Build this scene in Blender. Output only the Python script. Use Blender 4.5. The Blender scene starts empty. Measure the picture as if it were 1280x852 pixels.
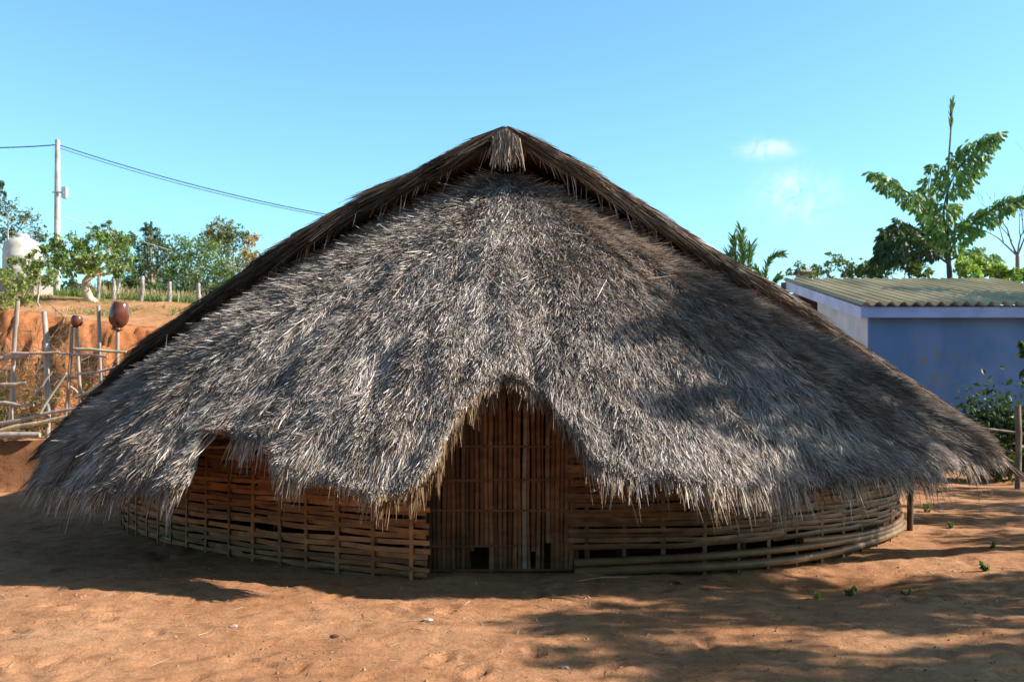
import bpy, bmesh, math, random
import numpy as np
from mathutils import Vector, Matrix, noise as mnoise
R = math.radians
PI = math.pi
rng = np.random.default_rng(7)
random.seed(7)
scene = bpy.context.scene
col = scene.collection

# ------------------------------------------------------------------ camera, sky, sun, exposure
F = 1244.44           # focal length in photo pixels (35 mm on 36 mm, photo 1280 px wide)
HZ, EYE = 480.0, 1.7  # horizon row, eye height
cam = bpy.data.objects.new('camera', bpy.data.cameras.new('camera'))
col.objects.link(cam)
cam.location = (0, 0, EYE); cam.rotation_euler = (R(90), 0, 0)
cam.data.lens = 35; cam.data.sensor_width = 36; cam.data.shift_y = (HZ-426)/1280
cam.data.clip_start = .1; cam.data.clip_end = 2000
cam.data.dof.use_dof = True; cam.data.dof.focus_distance = 9.0; cam.data.dof.aperture_fstop = 3.2
scene.camera = cam

SUN_AZ, SUN_EL = R(-4), R(31)     # azimuth measured from +X towards +Y
sdir = Vector((math.cos(SUN_EL)*math.cos(SUN_AZ), math.cos(SUN_EL)*math.sin(SUN_AZ), math.sin(SUN_EL)))
world = bpy.data.worlds.new('World'); scene.world = world
world.use_nodes = True
wn, wl = world.node_tree.nodes, world.node_tree.links
bg = wn['Background']
sky = wn.new('ShaderNodeTexSky'); sky.sky_type = 'NISHITA'; sky.sun_disc = False
sky.sun_elevation = SUN_EL; sky.sun_rotation = PI/2 - SUN_AZ
sky.air_density = 1.0; sky.dust_density = .6; sky.ozone_density = 1.6
bg.inputs['Strength'].default_value = .10
def cloud_nodes():
    tc = wn.new('ShaderNodeTexCoord')
    sep = wn.new('ShaderNodeSeparateXYZ'); wl.new(tc.outputs['Generated'], sep.inputs[0])
    def mth(op, a, b=None):
        m = wn.new('ShaderNodeMath'); m.operation = op
        for i, v in enumerate((a, b)):
            if v is None: continue
            if isinstance(v, (int, float)): m.inputs[i].default_value = v
            else: wl.new(v, m.inputs[i])
        return m.outputs[0]
    ys = mth('MAXIMUM', sep.outputs['Y'], .01)
    u = mth('DIVIDE', sep.outputs['X'], ys); v = mth('DIVIDE', sep.outputs['Z'], ys)
    nz = wn.new('ShaderNodeTexNoise'); nz.inputs['Scale'].default_value = 46; nz.inputs['Detail'].default_value = 9; nz.inputs['Roughness'].default_value = .62; nz.inputs['Distortion'].default_value = .8
    wl.new(tc.outputs['Generated'], nz.inputs['Vector'])
    nv = nz.outputs['Fac']
    total = None
    for px, py, rx, ry, w in ((960, 186, 30, 12, .75), (984, 238, 28, 22, .8), (998, 246, 52, 34, .35)):
        du = mth('DIVIDE', mth('SUBTRACT', u, (px-640)/F), rx/F)
        dv = mth('DIVIDE', mth('SUBTRACT', v, (HZ-py)/F), ry/F)
        d2 = mth('ADD', mth('MULTIPLY', du, du), mth('MULTIPLY', dv, dv))
        g = mth('MULTIPLY', mth('POWER', 2.718, mth('MULTIPLY', d2, -1.1)), w)
        total = g if total is None else mth('MAXIMUM', total, g)
    m = mth('MULTIPLY', total, mth('SUBTRACT', mth('MULTIPLY', nv, 3.4), 1.15))
    front = mth('GREATER_THAN', sep.outputs['Y'], .3)
    m = mth('MULTIPLY', m, front)
    mc = wn.new('ShaderNodeClamp'); wl.new(m, mc.inputs[0])
    mix = wn.new('ShaderNodeMix'); mix.data_type = 'RGBA'
    wl.new(mc.outputs[0], mix.inputs['Factor'])
    tint = wn.new('ShaderNodeMix'); tint.data_type = 'RGBA'; tint.blend_type = 'MULTIPLY'; tint.inputs['Factor'].default_value = 1
    wl.new(sky.outputs[0], tint.inputs['A']); 
    ew = wn.new('ShaderNodeMapRange'); ew.inputs['From Min'].default_value = .36; ew.inputs['From Max'].default_value = .8
    wl.new(sep.outputs['Z'], ew.inputs['Value'])
    tv = wn.new('ShaderNodeMix'); tv.data_type = 'RGBA'; wl.new(ew.outputs[0], tv.inputs['Factor'])
    tv.inputs['A'].default_value = (.88, 1.32, 1.38, 1); tv.inputs['B'].default_value = (.36, .335, .295, 1)
    wl.new(tv.outputs['Result'], tint.inputs['B'])
    wl.new(tint.outputs['Result'], mix.inputs['A']); mix.inputs['B'].default_value = (6.6, 6.7, 6.7, 1)
    wl.new(mix.outputs['Result'], bg.inputs['Color'])
cloud_nodes()

sun = bpy.data.objects.new('sun', bpy.data.lights.new('sun', 'SUN')); col.objects.link(sun)
sun.data.energy = 5.0; sun.data.angle = R(.5); sun.data.color = (1, .93, .82)
sun.rotation_euler = sdir.to_track_quat('Z', 'Y').to_euler()
scene.view_settings.view_transform = 'Standard'; scene.view_settings.look = 'None'
scene.view_settings.exposure = .98; scene.view_settings.gamma = 1
scene.view_settings.use_curve_mapping = False
scene.render.engine = 'CYCLES'
scene.cycles.max_bounces = 6; scene.cycles.diffuse_bounces = 3; scene.cycles.transparent_max_bounces = 8
scene.cycles.use_denoising = True

# ------------------------------------------------------------------ helpers
def U(px, py, Y):
    return Vector(((px-640)*Y/F, Y, EYE+(HZ-py)*Y/F))

def tag(o, label=None, cat=None, group=None, kind=None):
    if label: o['label'] = label
    if cat: o['category'] = cat
    if group: o['group'] = group
    if kind: o['kind'] = kind
    return o

def empty(name, loc, label, cat, group=None):
    o = bpy.data.objects.new(name, None); col.objects.link(o); o.location = loc
    o.empty_display_size = .2
    return tag(o, label, cat, group)

class MB:
    """collects shapes in world coordinates, then links them as one mesh object"""
    def __init__(s): s.v = []; s.f = []; s.c = []; s.sm = []
    def add(s, vs, fs, c=(1, 1, 1), smooth=False):
        b = len(s.v); s.v += [tuple(v) for v in vs]
        s.f += [tuple(i+b for i in f) for f in fs]
        s.c += [tuple(c)]*len(vs); s.sm += [smooth]*len(fs)
    def tube(s, pts, rad, n=7, c=(1, 1, 1), caps=True, smooth=True):
        pts = [Vector(p) for p in pts]
        if not hasattr(rad, '__len__'): rad = [rad]*len(pts)
        vs, fs = [], []
        up = None
        for i, p in enumerate(pts):
            d = (pts[min(i+1, len(pts)-1)]-pts[max(i-1, 0)]).normalized()
            if up is None:
                up = Vector((0, 0, 1)) if abs(d.z) < .9 else Vector((1, 0, 0))
            a = d.cross(up).normalized(); b = a.cross(d).normalized(); up = b
            for k in range(n):
                t = 2*PI*k/n
                vs.append(p+(a*math.cos(t)+b*math.sin(t))*rad[i])
        for i in range(len(pts)-1):
            for k in range(n):
                k2 = (k+1) % n
                fs.append((i*n+k, i*n+k2, (i+1)*n+k2, (i+1)*n+k))
        s.add(vs, fs, c, smooth)
        if caps:
            m = len(pts)-1
            s.add(vs[:n], [tuple(range(n))], c); s.add(vs[m*n:], [tuple(reversed(range(n)))], c)
    def box(s, lo, hi, c=(1, 1, 1)):
        x0, y0, z0 = lo; x1, y1, z1 = hi
        v = [(x0,y0,z0),(x1,y0,z0),(x1,y1,z0),(x0,y1,z0),(x0,y0,z1),(x1,y0,z1),(x1,y1,z1),(x0,y1,z1)]
        s.add(v, [(0,3,2,1),(4,5,6,7),(0,1,5,4),(1,2,6,5),(2,3,7,6),(3,0,4,7)], c)
    def hexa(s, v8, c=(1, 1, 1)):
        s.add(v8, [(0,3,2,1),(4,5,6,7),(0,1,5,4),(1,2,6,5),(2,3,7,6),(3,0,4,7)], c)
    def lathe(s, prof, mat=Matrix(), n=24, c=(1, 1, 1)):
        vs, fs = [], []
        for r, z in prof:
            for k in range(n):
                t = 2*PI*k/n
                vs.append(mat @ Vector((r*math.cos(t), r*math.sin(t), z)))
        for i in range(len(prof)-1):
            for k in range(n):
                k2 = (k+1) % n
                fs.append((i*n+k, i*n+k2, (i+1)*n+k2, (i+1)*n+k))
        s.add(vs, fs, c, True)
    def build(s, name, mat, parent=None):
        me = bpy.data.meshes.new(name)
        o = bpy.data.objects.new(name, me); col.objects.link(o)
        org = Vector((0, 0, 0))
        if parent is not None:
            o.parent = parent; org = world_loc(parent)
        me.from_pydata([tuple(Vector(v)-org) for v in s.v], [], s.f)
        a = me.color_attributes.new('Col', 'FLOAT_COLOR', 'POINT')
        a.data.foreach_set('color', np.c_[np.array(s.c, dtype=np.float32), np.ones(len(s.v), np.float32)].ravel())
        me.polygons.foreach_set('use_smooth', s.sm)
        me.materials.append(mat); me.update()
        return o

def world_loc(o):
    l = Vector(o.location)
    while o.parent: o = o.parent; l += o.location
    return l

def np_mesh(name, V, Q, C, mat, parent=None, smooth=False):
    """big quad mesh from arrays"""
    me = bpy.data.meshes.new(name)
    o = bpy.data.objects.new(name, me); col.objects.link(o)
    if parent is not None:
        o.parent = parent; V = V-np.array(world_loc(parent))
    k = Q.shape[1]
    me.vertices.add(len(V)); me.vertices.foreach_set('co', V.astype(np.float32).ravel())
    me.loops.add(Q.size); me.loops.foreach_set('vertex_index', Q.astype(np.int32).ravel())
    me.polygons.add(len(Q)); me.polygons.foreach_set('loop_start', np.arange(0, Q.size, k, dtype=np.int32))
    me.polygons.foreach_set('use_smooth', np.full(len(Q), smooth))
    if C is not None:
        a = me.color_attributes.new('Col', 'FLOAT_COLOR', 'POINT')
        a.data.foreach_set('color', np.c_[C, np.ones(len(C))].astype(np.float32).ravel())
    me.materials.append(mat); me.update(calc_edges=True); me.validate()
    return o

def nrm(a): return a/np.maximum(np.linalg.norm(a, axis=-1, keepdims=True), 1e-9)

def blades(P, D, N, L, W, lift, droop, roll, C, wt=.3):
    """three-section straws: returns verts, quads, colours"""
    n = len(P)
    S = nrm(np.cross(D, N))
    S = S*np.cos(roll)[:, None]+N*np.sin(roll)[:, None]
    V = np.empty((n, 3, 2, 3))
    for j, (s, w) in enumerate(((0, 1.), (.55, .9), (1, wt))):
        c = P+D*(L*s)[:, None]+N*(lift*(s**1.3))[:, None]
        c[:, 2] -= droop*s*s
        V[:, j, 0] = c-S*(W*w*.5)[:, None]; V[:, j, 1] = c+S*(W*w*.5)[:, None]
    b = (np.arange(n)*6)[:, None]
    Q = np.concatenate([b+np.array([[0, 1, 3, 2]]), b+np.array([[2, 3, 5, 4]])], 1).reshape(-1, 4)
    return V.reshape(-1, 3), Q, np.repeat(C, 6, axis=0)

def join(parts):
    Vs, Qs, Cs = [], [], []; o = 0
    for V, Q, C in parts:
        Vs.append(V); Qs.append(Q+o); Cs.append(C); o += len(V)
    return np.concatenate(Vs), np.concatenate(Qs), np.concatenate(Cs)

# ------------------------------------------------------------------ materials
def mat_base(name):
    m = bpy.data.materials.new(name); m.use_nodes = True
    return m, m.node_tree.nodes, m.node_tree.links, m.node_tree.nodes['Principled BSDF']
def ramp(n, stops):
    r = n.new('ShaderNodeValToRGB'); e = r.color_ramp.elements
    while len(e) < len(stops): e.new(.5)
    for k, (p, c) in zip(e, stops): k.position = p; k.color = (*c, 1)
    return r
def attr_mat(name, rough=.8, spec=.2, noise_scale=(8, 8, 8), lo=.7, hi=1.15, bump=.0, detail=5, bscale=None):
    """vertex colour times mottling"""
    m, n, l, b = mat_base(name)
    at = n.new('ShaderNodeAttribute'); at.attribute_name = 'Col'
    tc = n.new('ShaderNodeTexCoord'); mp = n.new('ShaderNodeMapping'); mp.inputs['Scale'].default_value = noise_scale
    l.new(tc.outputs['Object'], mp.inputs[0])
    nz = n.new('ShaderNodeTexNoise'); nz.inputs['Scale'].default_value = 1; nz.inputs['Detail'].default_value = detail
    l.new(mp.outputs[0], nz.inputs['Vector'])
    r = ramp(n, ((.3, (lo,)*3), (.7, (hi,)*3))); l.new(nz.outputs['Fac'], r.inputs[0])
    mx = n.new('ShaderNodeMix'); mx.data_type = 'RGBA'; mx.blend_type = 'MULTIPLY'; mx.inputs['Factor'].default_value = 1
    l.new(at.outputs['Color'], mx.inputs['A']); l.new(r.outputs[0], mx.inputs['B'])
    l.new(mx.outputs['Result'], b.inputs['Base Color'])
    b.inputs['Roughness'].default_value = rough; b.inputs['Specular IOR Level'].default_value = spec
    if bump:
        bp = n.new('ShaderNodeBump'); bp.inputs['Strength'].default_value = bump; bp.inputs['Distance'].default_value = .02
        l.new(nz.outputs['Fac'], bp.inputs['Height']); l.new(bp.outputs[0], b.inputs['Normal'])
    return m
def leaf_mat(name, rough=.45, trans=.35):
    m, n, l, b = mat_base(name)
    at = n.new('ShaderNodeAttribute'); at.attribute_name = 'Col'
    b.inputs['Roughness'].default_value = rough; b.inputs['Specular IOR Level'].default_value = .35
    l.new(at.outputs['Color'], b.inputs['Base Color'])
    t = n.new('ShaderNodeBsdfTranslucent'); 
    mu = n.new('ShaderNodeMix'); mu.data_type = 'RGBA'; mu.blend_type = 'MULTIPLY'; mu.inputs['Factor'].default_value = 1
    l.new(at.outputs['Color'], mu.inputs['A']); mu.inputs['B'].default_value = (1.5, 1.5, .7, 1)
    l.new(mu.outputs['Result'], t.inputs['Color'])
    ms = n.new('ShaderNodeMixShader'); ms.inputs[0].default_value = trans
    l.new(b.outputs[0], ms.inputs[1]); l.new(t.outputs[0], ms.inputs[2])
    l.new(ms.outputs[0], n['Material Output'].inputs['Surface'])
    return m
M_thatch = attr_mat('thatch straw', .7, .07, (3, 3, 3), .75, 1.15)
M_thbase = attr_mat('thatch bed', .9, .1, (40, 40, 40), .5, 1.2, bump=.6)
M_bamboo = attr_mat('split bamboo', .5, .3, (6, 6, 14), .55, 1.25, bump=.15)
M_pole = attr_mat('bamboo pole', .45, .35, (5, 5, 9), .6, 1.2, bump=.1)
M_wood = attr_mat('weathered wood', .85, .15, (9, 9, 3), .6, 1.25, bump=.5)
M_bark = attr_mat('bark', .9, .1, (6, 6, 2), .55, 1.3, bump=.8)
M_leaf = leaf_mat('leaf')
M_paint = attr_mat('house paint', .7, .25, (2, 2, 2), .8, 1.1)
M_plain = attr_mat('plain', .7, .2, (5, 5, 5), .8, 1.12, bump=.1)
M_jar = attr_mat('glazed clay', .22, .5, (7, 7, 7), .7, 1.2)
M_stone = attr_mat('stone', .9, .1, (18, 18, 18), .7, 1.2, bump=.4)

def ground_material():
    m, n, l, b = mat_base('dusty red soil')
    tc = n.new('ShaderNodeTexCoord')
    def nz(s, d=6, rough=.6):
        x = n.new('ShaderNodeTexNoise'); x.inputs['Scale'].default_value = s; x.inputs['Detail'].default_value = d
        x.inputs['Roughness'].default_value = rough
        l.new(tc.outputs['Object'], x.inputs['Vector']); return x
    n1, n2, n3 = nz(.55), nz(5.5, 9, .7), nz(38, 6, .75)
    r1 = ramp(n, ((.3, (.37, .170, .082)), (.52, (.475, .240, .125)), (.72, (.56, .315, .175))))
    l.new(n1.outputs['Fac'], r1.inputs[0])
    r2 = ramp(n, ((.30, (.62, .58, .55)), (.5, (.98, .97, .96)), (.75, (1.12, 1.12, 1.12)))); l.new(n2.outputs['Fac'], r2.inputs[0])
    r3 = ramp(n, ((.28, (.52, .47, .43)), (.44, (.95, .95, .95)), (.75, (1.14, 1.14, 1.14)))); l.new(n3.outputs['Fac'], r3.inputs[0])
    def mul(a, c):
        x = n.new('ShaderNodeMix'); x.data_type = 'RGBA'; x.blend_type = 'MULTIPLY'; x.inputs['Factor'].default_value = 1
        l.new(a, x.inputs['A']); l.new(c, x.inputs['B']); return x.outputs['Result']
    c = mul(mul(r1.outputs[0], r2.outputs[0]), r3.outputs[0])
    at = n.new('ShaderNodeAttribute'); at.attribute_name = 'Col'      # soil kind: red cut bank, grassy hillside; also painted shade on the terrace
    c = mul(c, at.outputs['Color'])
    l.new(c, b.inputs['Base Color'])
    b.inputs['Roughness'].default_value = .95; b.inputs['Specular IOR Level'].default_value = .1
    b1 = n.new('ShaderNodeBump'); b1.inputs['Strength'].default_value = .55; b1.inputs['Distance'].default_value = .05
    l.new(n2.outputs['Fac'], b1.inputs['Height'])
    b2 = n.new('ShaderNodeBump'); b2.inputs['Strength'].default_value = .8; b2.inputs['Distance'].default_value = .022
    l.new(n3.outputs['Fac'], b2.inputs['Height']); l.new(b1.outputs[0], b2.inputs['Normal'])
    l.new(b2.outputs[0], b.inputs['Normal'])
    return m
M_soil = ground_material()

# ------------------------------------------------------------------ terrain
def sm(a, b, x):
    t = np.clip((x-a)/(b-a), 0, 1); return t*t*(3-2*t)
def fbm(x, y, scale, seed=0, octaves=4):
    """cheap smooth value noise"""
    out = np.zeros_like(x, dtype=float); amp = 1; tot = 0
    for o in range(octaves):
        r = np.random.default_rng(seed*31+o); G = r.random((128, 128))
        u = x*scale; v = y*scale
        iu = np.floor(u).astype(int); iv = np.floor(v).astype(int)
        fu = u-iu; fv = v-iv; fu = fu*fu*(3-2*fu); fv = fv*fv*(3-2*fv)
        g = lambda a, b: G[a % 128, b % 128]
        out += amp*((g(iu, iv)*(1-fu)+g(iu+1, iv)*fu)*(1-fv)+(g(iu, iv+1)*(1-fu)+g(iu+1, iv+1)*fu)*fv)
        tot += amp; amp *= .5; scale *= 2.03
    return out/tot-.5
_fr = np.random.default_rng(77)
FOOT = [(-5+11*_fr.random(), 4.6+3.6*_fr.random(), _fr.random()*PI, .85+.3*_fr.random()) for _ in range(110)]
def height(x, y):
    x = np.asarray(x, float); y = np.asarray(y, float)
    wig = fbm(x, y, .45, 5)*1.3+(fbm(x, y*.5, 1.3, 25, 4)*.55+fbm(x, y, 4.5, 26, 4)*.6)*sm(17, 18.5, y)
    left = 1-sm(-6.2, -5.4, x)                                     # small terrace beside the hut
    h = .78*left*sm(16.18, 16.30, y+wig*.12)
    lb = 1-sm(-4.5, 1.5, x)                                        # the cut bank and the slope above it
    top = np.interp(x, [-40, -9.6, -6.6, -4], [2.9, 2.32, 1.95, 1.5])
    h = h+lb*top*sm(18.6, 20.2, y+wig*.9)
    h = h+(1-sm(-3, 8, x))*np.interp(x, [-14, -8], [1.25, .95])*sm(20, 31, y)+(1-sm(-6, 10, x))*.9*sm(31, 60, y)
    near = 1-sm(22, 32, np.hypot(x, y-8))
    h = h+near*(fbm(x, y, .33, 1)*.16+fbm(x, y, 1.6, 2)*.055+fbm(x, y, 6, 3, 3)*.028)*(1-.6*(np.hypot(x, y-13) < 3.8))
    h = h+near*(np.clip(fbm(x, y, 7.5, 17, 2)-.12, 0, 1)*.10-np.clip(fbm(x, y, 9.5, 18, 2)-.16, 0, 1)*.16)*np.clip(sm(3, 5, 9-y)+sm(14, 18, y), .35, 1)
    # worn footprints and little hollows in the yard
    h = h+near*-.03*np.clip(fbm(x, y, 3.2, 9, 2)-.2, 0, 1)*4
    if x.size > 400:
        for fx, fy, fa, fs in FOOT:
            m = (np.abs(x-fx) < .3) & (np.abs(y-fy) < .3)
            if not m.any(): continue
            u = ((x[m]-fx)*math.cos(fa)+(y[m]-fy)*math.sin(fa))/(.11*fs); v = (-(x[m]-fx)*math.sin(fa)+(y[m]-fy)*math.cos(fa))/(.05*fs)
            q = u*u+v*v
            h[m] += -.022*np.exp(-q*q)+.010*np.exp(-((np.sqrt(q)-1.5)/.35)**2)
    h = h+.06*sm(1.5, 3.5, x)*(1-sm(6.5, 9, y))                      # a slight rise on the right
    h = h-.10*np.exp(-((x-2.6)/.9)**2-((y-8.75)/.35)**2)             # washed-out hollow under the right wall
    h = h+fbm(x, y, .05, 8)*1.4*sm(35, 70, np.hypot(x, y-8))
    return h
def hz(x, y): return float(height(np.array([x]), np.array([y]))[0])
def axis(fine0, fine1, step, lo, hi):
    a = list(np.arange(fine0, fine1, step)); s = step; x = fine1
    while x < hi: a.append(x); s *= 1.12; x += s
    a.append(hi); s = step; x = fine0-step; pre = []
    while x > lo: pre.append(x); s *= 1.12; x -= s
    pre.append(lo); return np.array(pre[::-1]+a)
gx = axis(-11, 6.5, .035, -600, 600)
gy1 = np.arange(3.9, 10, .035); gy2 = np.r_[np.arange(10, 15.8, .1), np.arange(15.8, 21, .05)]
gy = np.concatenate([[-300, -120, -50, -20, -8, -2, 1.5, 3, 3.5], gy1, gy2, axis(21, 21.2, .25, 20.9, 900)[2:]])
gy = np.unique(gy)
X, Y = np.meshgrid(gx, gy)
Z = height(X, Y)
V = np.stack([X, Y, Z], -1).reshape(-1, 3)
ny, nx = X.shape
idx = np.arange(ny*nx).reshape(ny, nx)
Q = np.stack([idx[:-1, :-1], idx[:-1, 1:], idx[1:, 1:], idx[1:, :-1]], -1).reshape(-1, 4)
wig = fbm(X, Y, .45, 5)*1.3
bankm = ((1-sm(-4.5, 1.5, X))*sm(18.4, 19.2, Y+wig*.9)*(1-sm(20.1, 20.9, Y+wig*.9)))[..., None]
grassm = np.clip(sm(24, 31, Y+fbm(X, Y, .4, 6)*10), 0, 1)[..., None]
C = np.ones(X.shape+(3,))
C = C*(1-bankm)+np.array([.88, .68, .54])*bankm*(1+.7*fbm(X, Z*2+Y*.5, 1.4, 27))[..., None]
shadem = ((1-sm(-6.2, -5.4, X))*sm(15.6, 16.1, Y)*(1-sm(16.28, 16.4, Y)))[..., None]
C = C*(1-shadem)+np.array([.62, .56, .52])*shadem  # shade on the terrace face and foot, painted as darker soil colour
C = C*(1-grassm*.75)+np.array([.42, .62, .35])*grassm*.75
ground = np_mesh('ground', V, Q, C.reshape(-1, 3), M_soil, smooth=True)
tag(ground, 'dusty orange red earth yard rising to a cut bank and a grassy slope', 'ground', kind='structure')

# ------------------------------------------------------------------ the thatched house
house = empty('thatched_house', (0, 12, 0), 'large oval bamboo house under a shaggy grey thatched roof reaching nearly to the ground', 'house')

APEX = np.array([-.06, 11.2, 4.07])
def eave(th):
    right = .5-.5*np.cos(th)          # 0 left, 1 right
    a = 5.25+.20*right
    return np.stack([-a*np.cos(th), 12.2-4.6*np.sin(th), .84+.16*right-.06*np.sin(th)], -1)
def surf(th, t):
    th = np.asarray(th, float); t = np.asarray(t, float)
    E = eave(th); s = np.sin(np.clip(th, 0, PI)); right = .5-.5*np.cos(th)
    P = APEX+(E-APEX)*t[..., None]
    tc = np.clip(t, 0, 1)
    sh = tc**1.1*(1-tc)**.5/((1.1/1.6)**1.1*(.5/1.6)**.5)
    sw = fbm(th*5, tc*3, 1.0, 61, 2)*.5
    und = .03*np.sin(th*9+1.3)*t+.02*np.sin(th*17)*t+(.13*fbm(th*13+sw, tc*2.6, 1.0, 62, 3)+.07*fbm(th*40, tc*16, 1.0, 63, 2))*np.clip(t*2.2, 0, 1)
    P[..., 2] += (.50*(1-right)+.02*right)*(1-s)*sh+.16*s*np.sin(PI*tc**1.15)+und
    return P
def frame(th, t):
    e = 1e-3
    P = surf(th, t)
    T = nrm(surf(th, t+e)-P); A = nrm(surf(th+e, t)-P)
    N = nrm(np.cross(A, T)); N *= np.where(N[..., 2:] < 0, -1, 1)
    return P, T, A, N
EDGE = [(-40,592),(40,590),(70,606),(130,614),(200,618),(236,606),(246,580),(252,552),(262,545),(334,545),(338,556),(344,588),(372,600),(420,604),
        (470,622),(505,614),(532,596),(547,578),(557,552),(567,529),(586,505),(608,486),(636,475),(660,485),(684,503),
        (706,528),(723,556),(742,584),(775,592),(850,603),(950,608),(1050,601),(1140,590),(1200,577),(1250,560),(1330,560)]
ex, ey = np.array(EDGE, float).T
NTH = 900
TH = np.linspace(-.35, PI+.35, NTH)
ts = np.linspace(.55, 1.12, 400)
P = surf(TH[:, None]*np.ones(len(ts)), np.ones(NTH)[:, None]*ts)
pxs = 640+F*P[..., 0]/P[..., 1]; pys = HZ-F*(P[..., 2]-EYE)/P[..., 1]
below = pys >= np.interp(pxs, ex, ey)
first = np.where(below.any(1), ts[below.argmax(1)], 1.05)
last = ts[np.where((~below).any(1), len(ts)-1-(~below)[:, ::-1].argmax(1), 0)]
TM = np.minimum(np.maximum(last, first), 1.05)
TF = first
w = sm(.15, .5, TH)*sm(.15, .5, PI-TH)
TM = TM*w+1.0*(1-w); TF = np.where(TF < TM-.03, TF, TM)
def tmax(th): return np.interp(th, TH, TM)
def cut(P, slack=0.0):
    """True where a point lies in the cut-away part of the eave (notch, door arch, below the edge)"""
    px = 640+F*P[..., 0]/P[..., 1]; py = HZ-F*(P[..., 2]-EYE)/P[..., 1]
    return (py > np.interp(px, ex, ey)+slack*F/P[..., 1]) & (np.abs(px-640) < 520)
GL = np.linalg.norm(surf(TH, np.ones(NTH))-APEX, axis=1)
def glen(th): return np.interp(th, TH, GL)

# bed of the front thatch (top and under face)
NT = 110
tt = np.linspace(0, 1, NT)
TT = TH[:, None]*np.ones(NT); tq = TM[:, None]*tt
Pt, _, _, Nn = frame(TT, tq)
thick = .03+.13*np.clip(tq*1.5, 0, 1)*(1-.5*tt[None, :]**8)
jit = fbm(TT*14, tq*9, 1.0, 12)*.07
Ptop = Pt-Nn*.02+Nn*jit[..., None]
Pbot = Pt-Nn*thick[..., None]
i1 = np.arange(NTH*NT).reshape(NTH, NT); i2 = i1+NTH*NT
q1 = np.stack([i1[:-1, :-1], i1[:-1, 1:], i1[1:, 1:], i1[1:, :-1]], -1).reshape(-1, 4)
q2 = np.stack([i2[:-1, :-1], i2[1:, :-1], i2[1:, 1:], i2[:-1, 1:]], -1).reshape(-1, 4)
q3 = np.stack([i1[:-1, -1], i2[:-1, -1], i2[1:, -1], i1[1:, -1]], -1)
Vb = np.concatenate([Ptop.reshape(-1, 3), Pbot.reshape(-1, 3)])
Cb = np.concatenate([np.tile([.13, .115, .105], (NTH*NT, 1)), np.tile([.12, .08, .05], (NTH*NT, 1))])
apron = np_mesh('front_thatch', Vb, np.concatenate([q[~cut(Vb[q].mean(1), -.02 if len(q) > NTH*2 else .05)] for q in (q1, q2, q3)]), Cb, M_thbase, house, smooth=False)

def straw_cols(n, brown=0.12, g=1.0):
    base = np.array([.67, .595, .55])*g
    C = base*(.30+.90*rng.random((n, 1)))
    C *= 1+(rng.random((n, 3))-.5)*.08
    b = rng.random(n) < brown
    C[b] = np.array([.36, .24, .15])*(.5+.8*rng.random((b.sum(), 1)))
    return C

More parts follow.
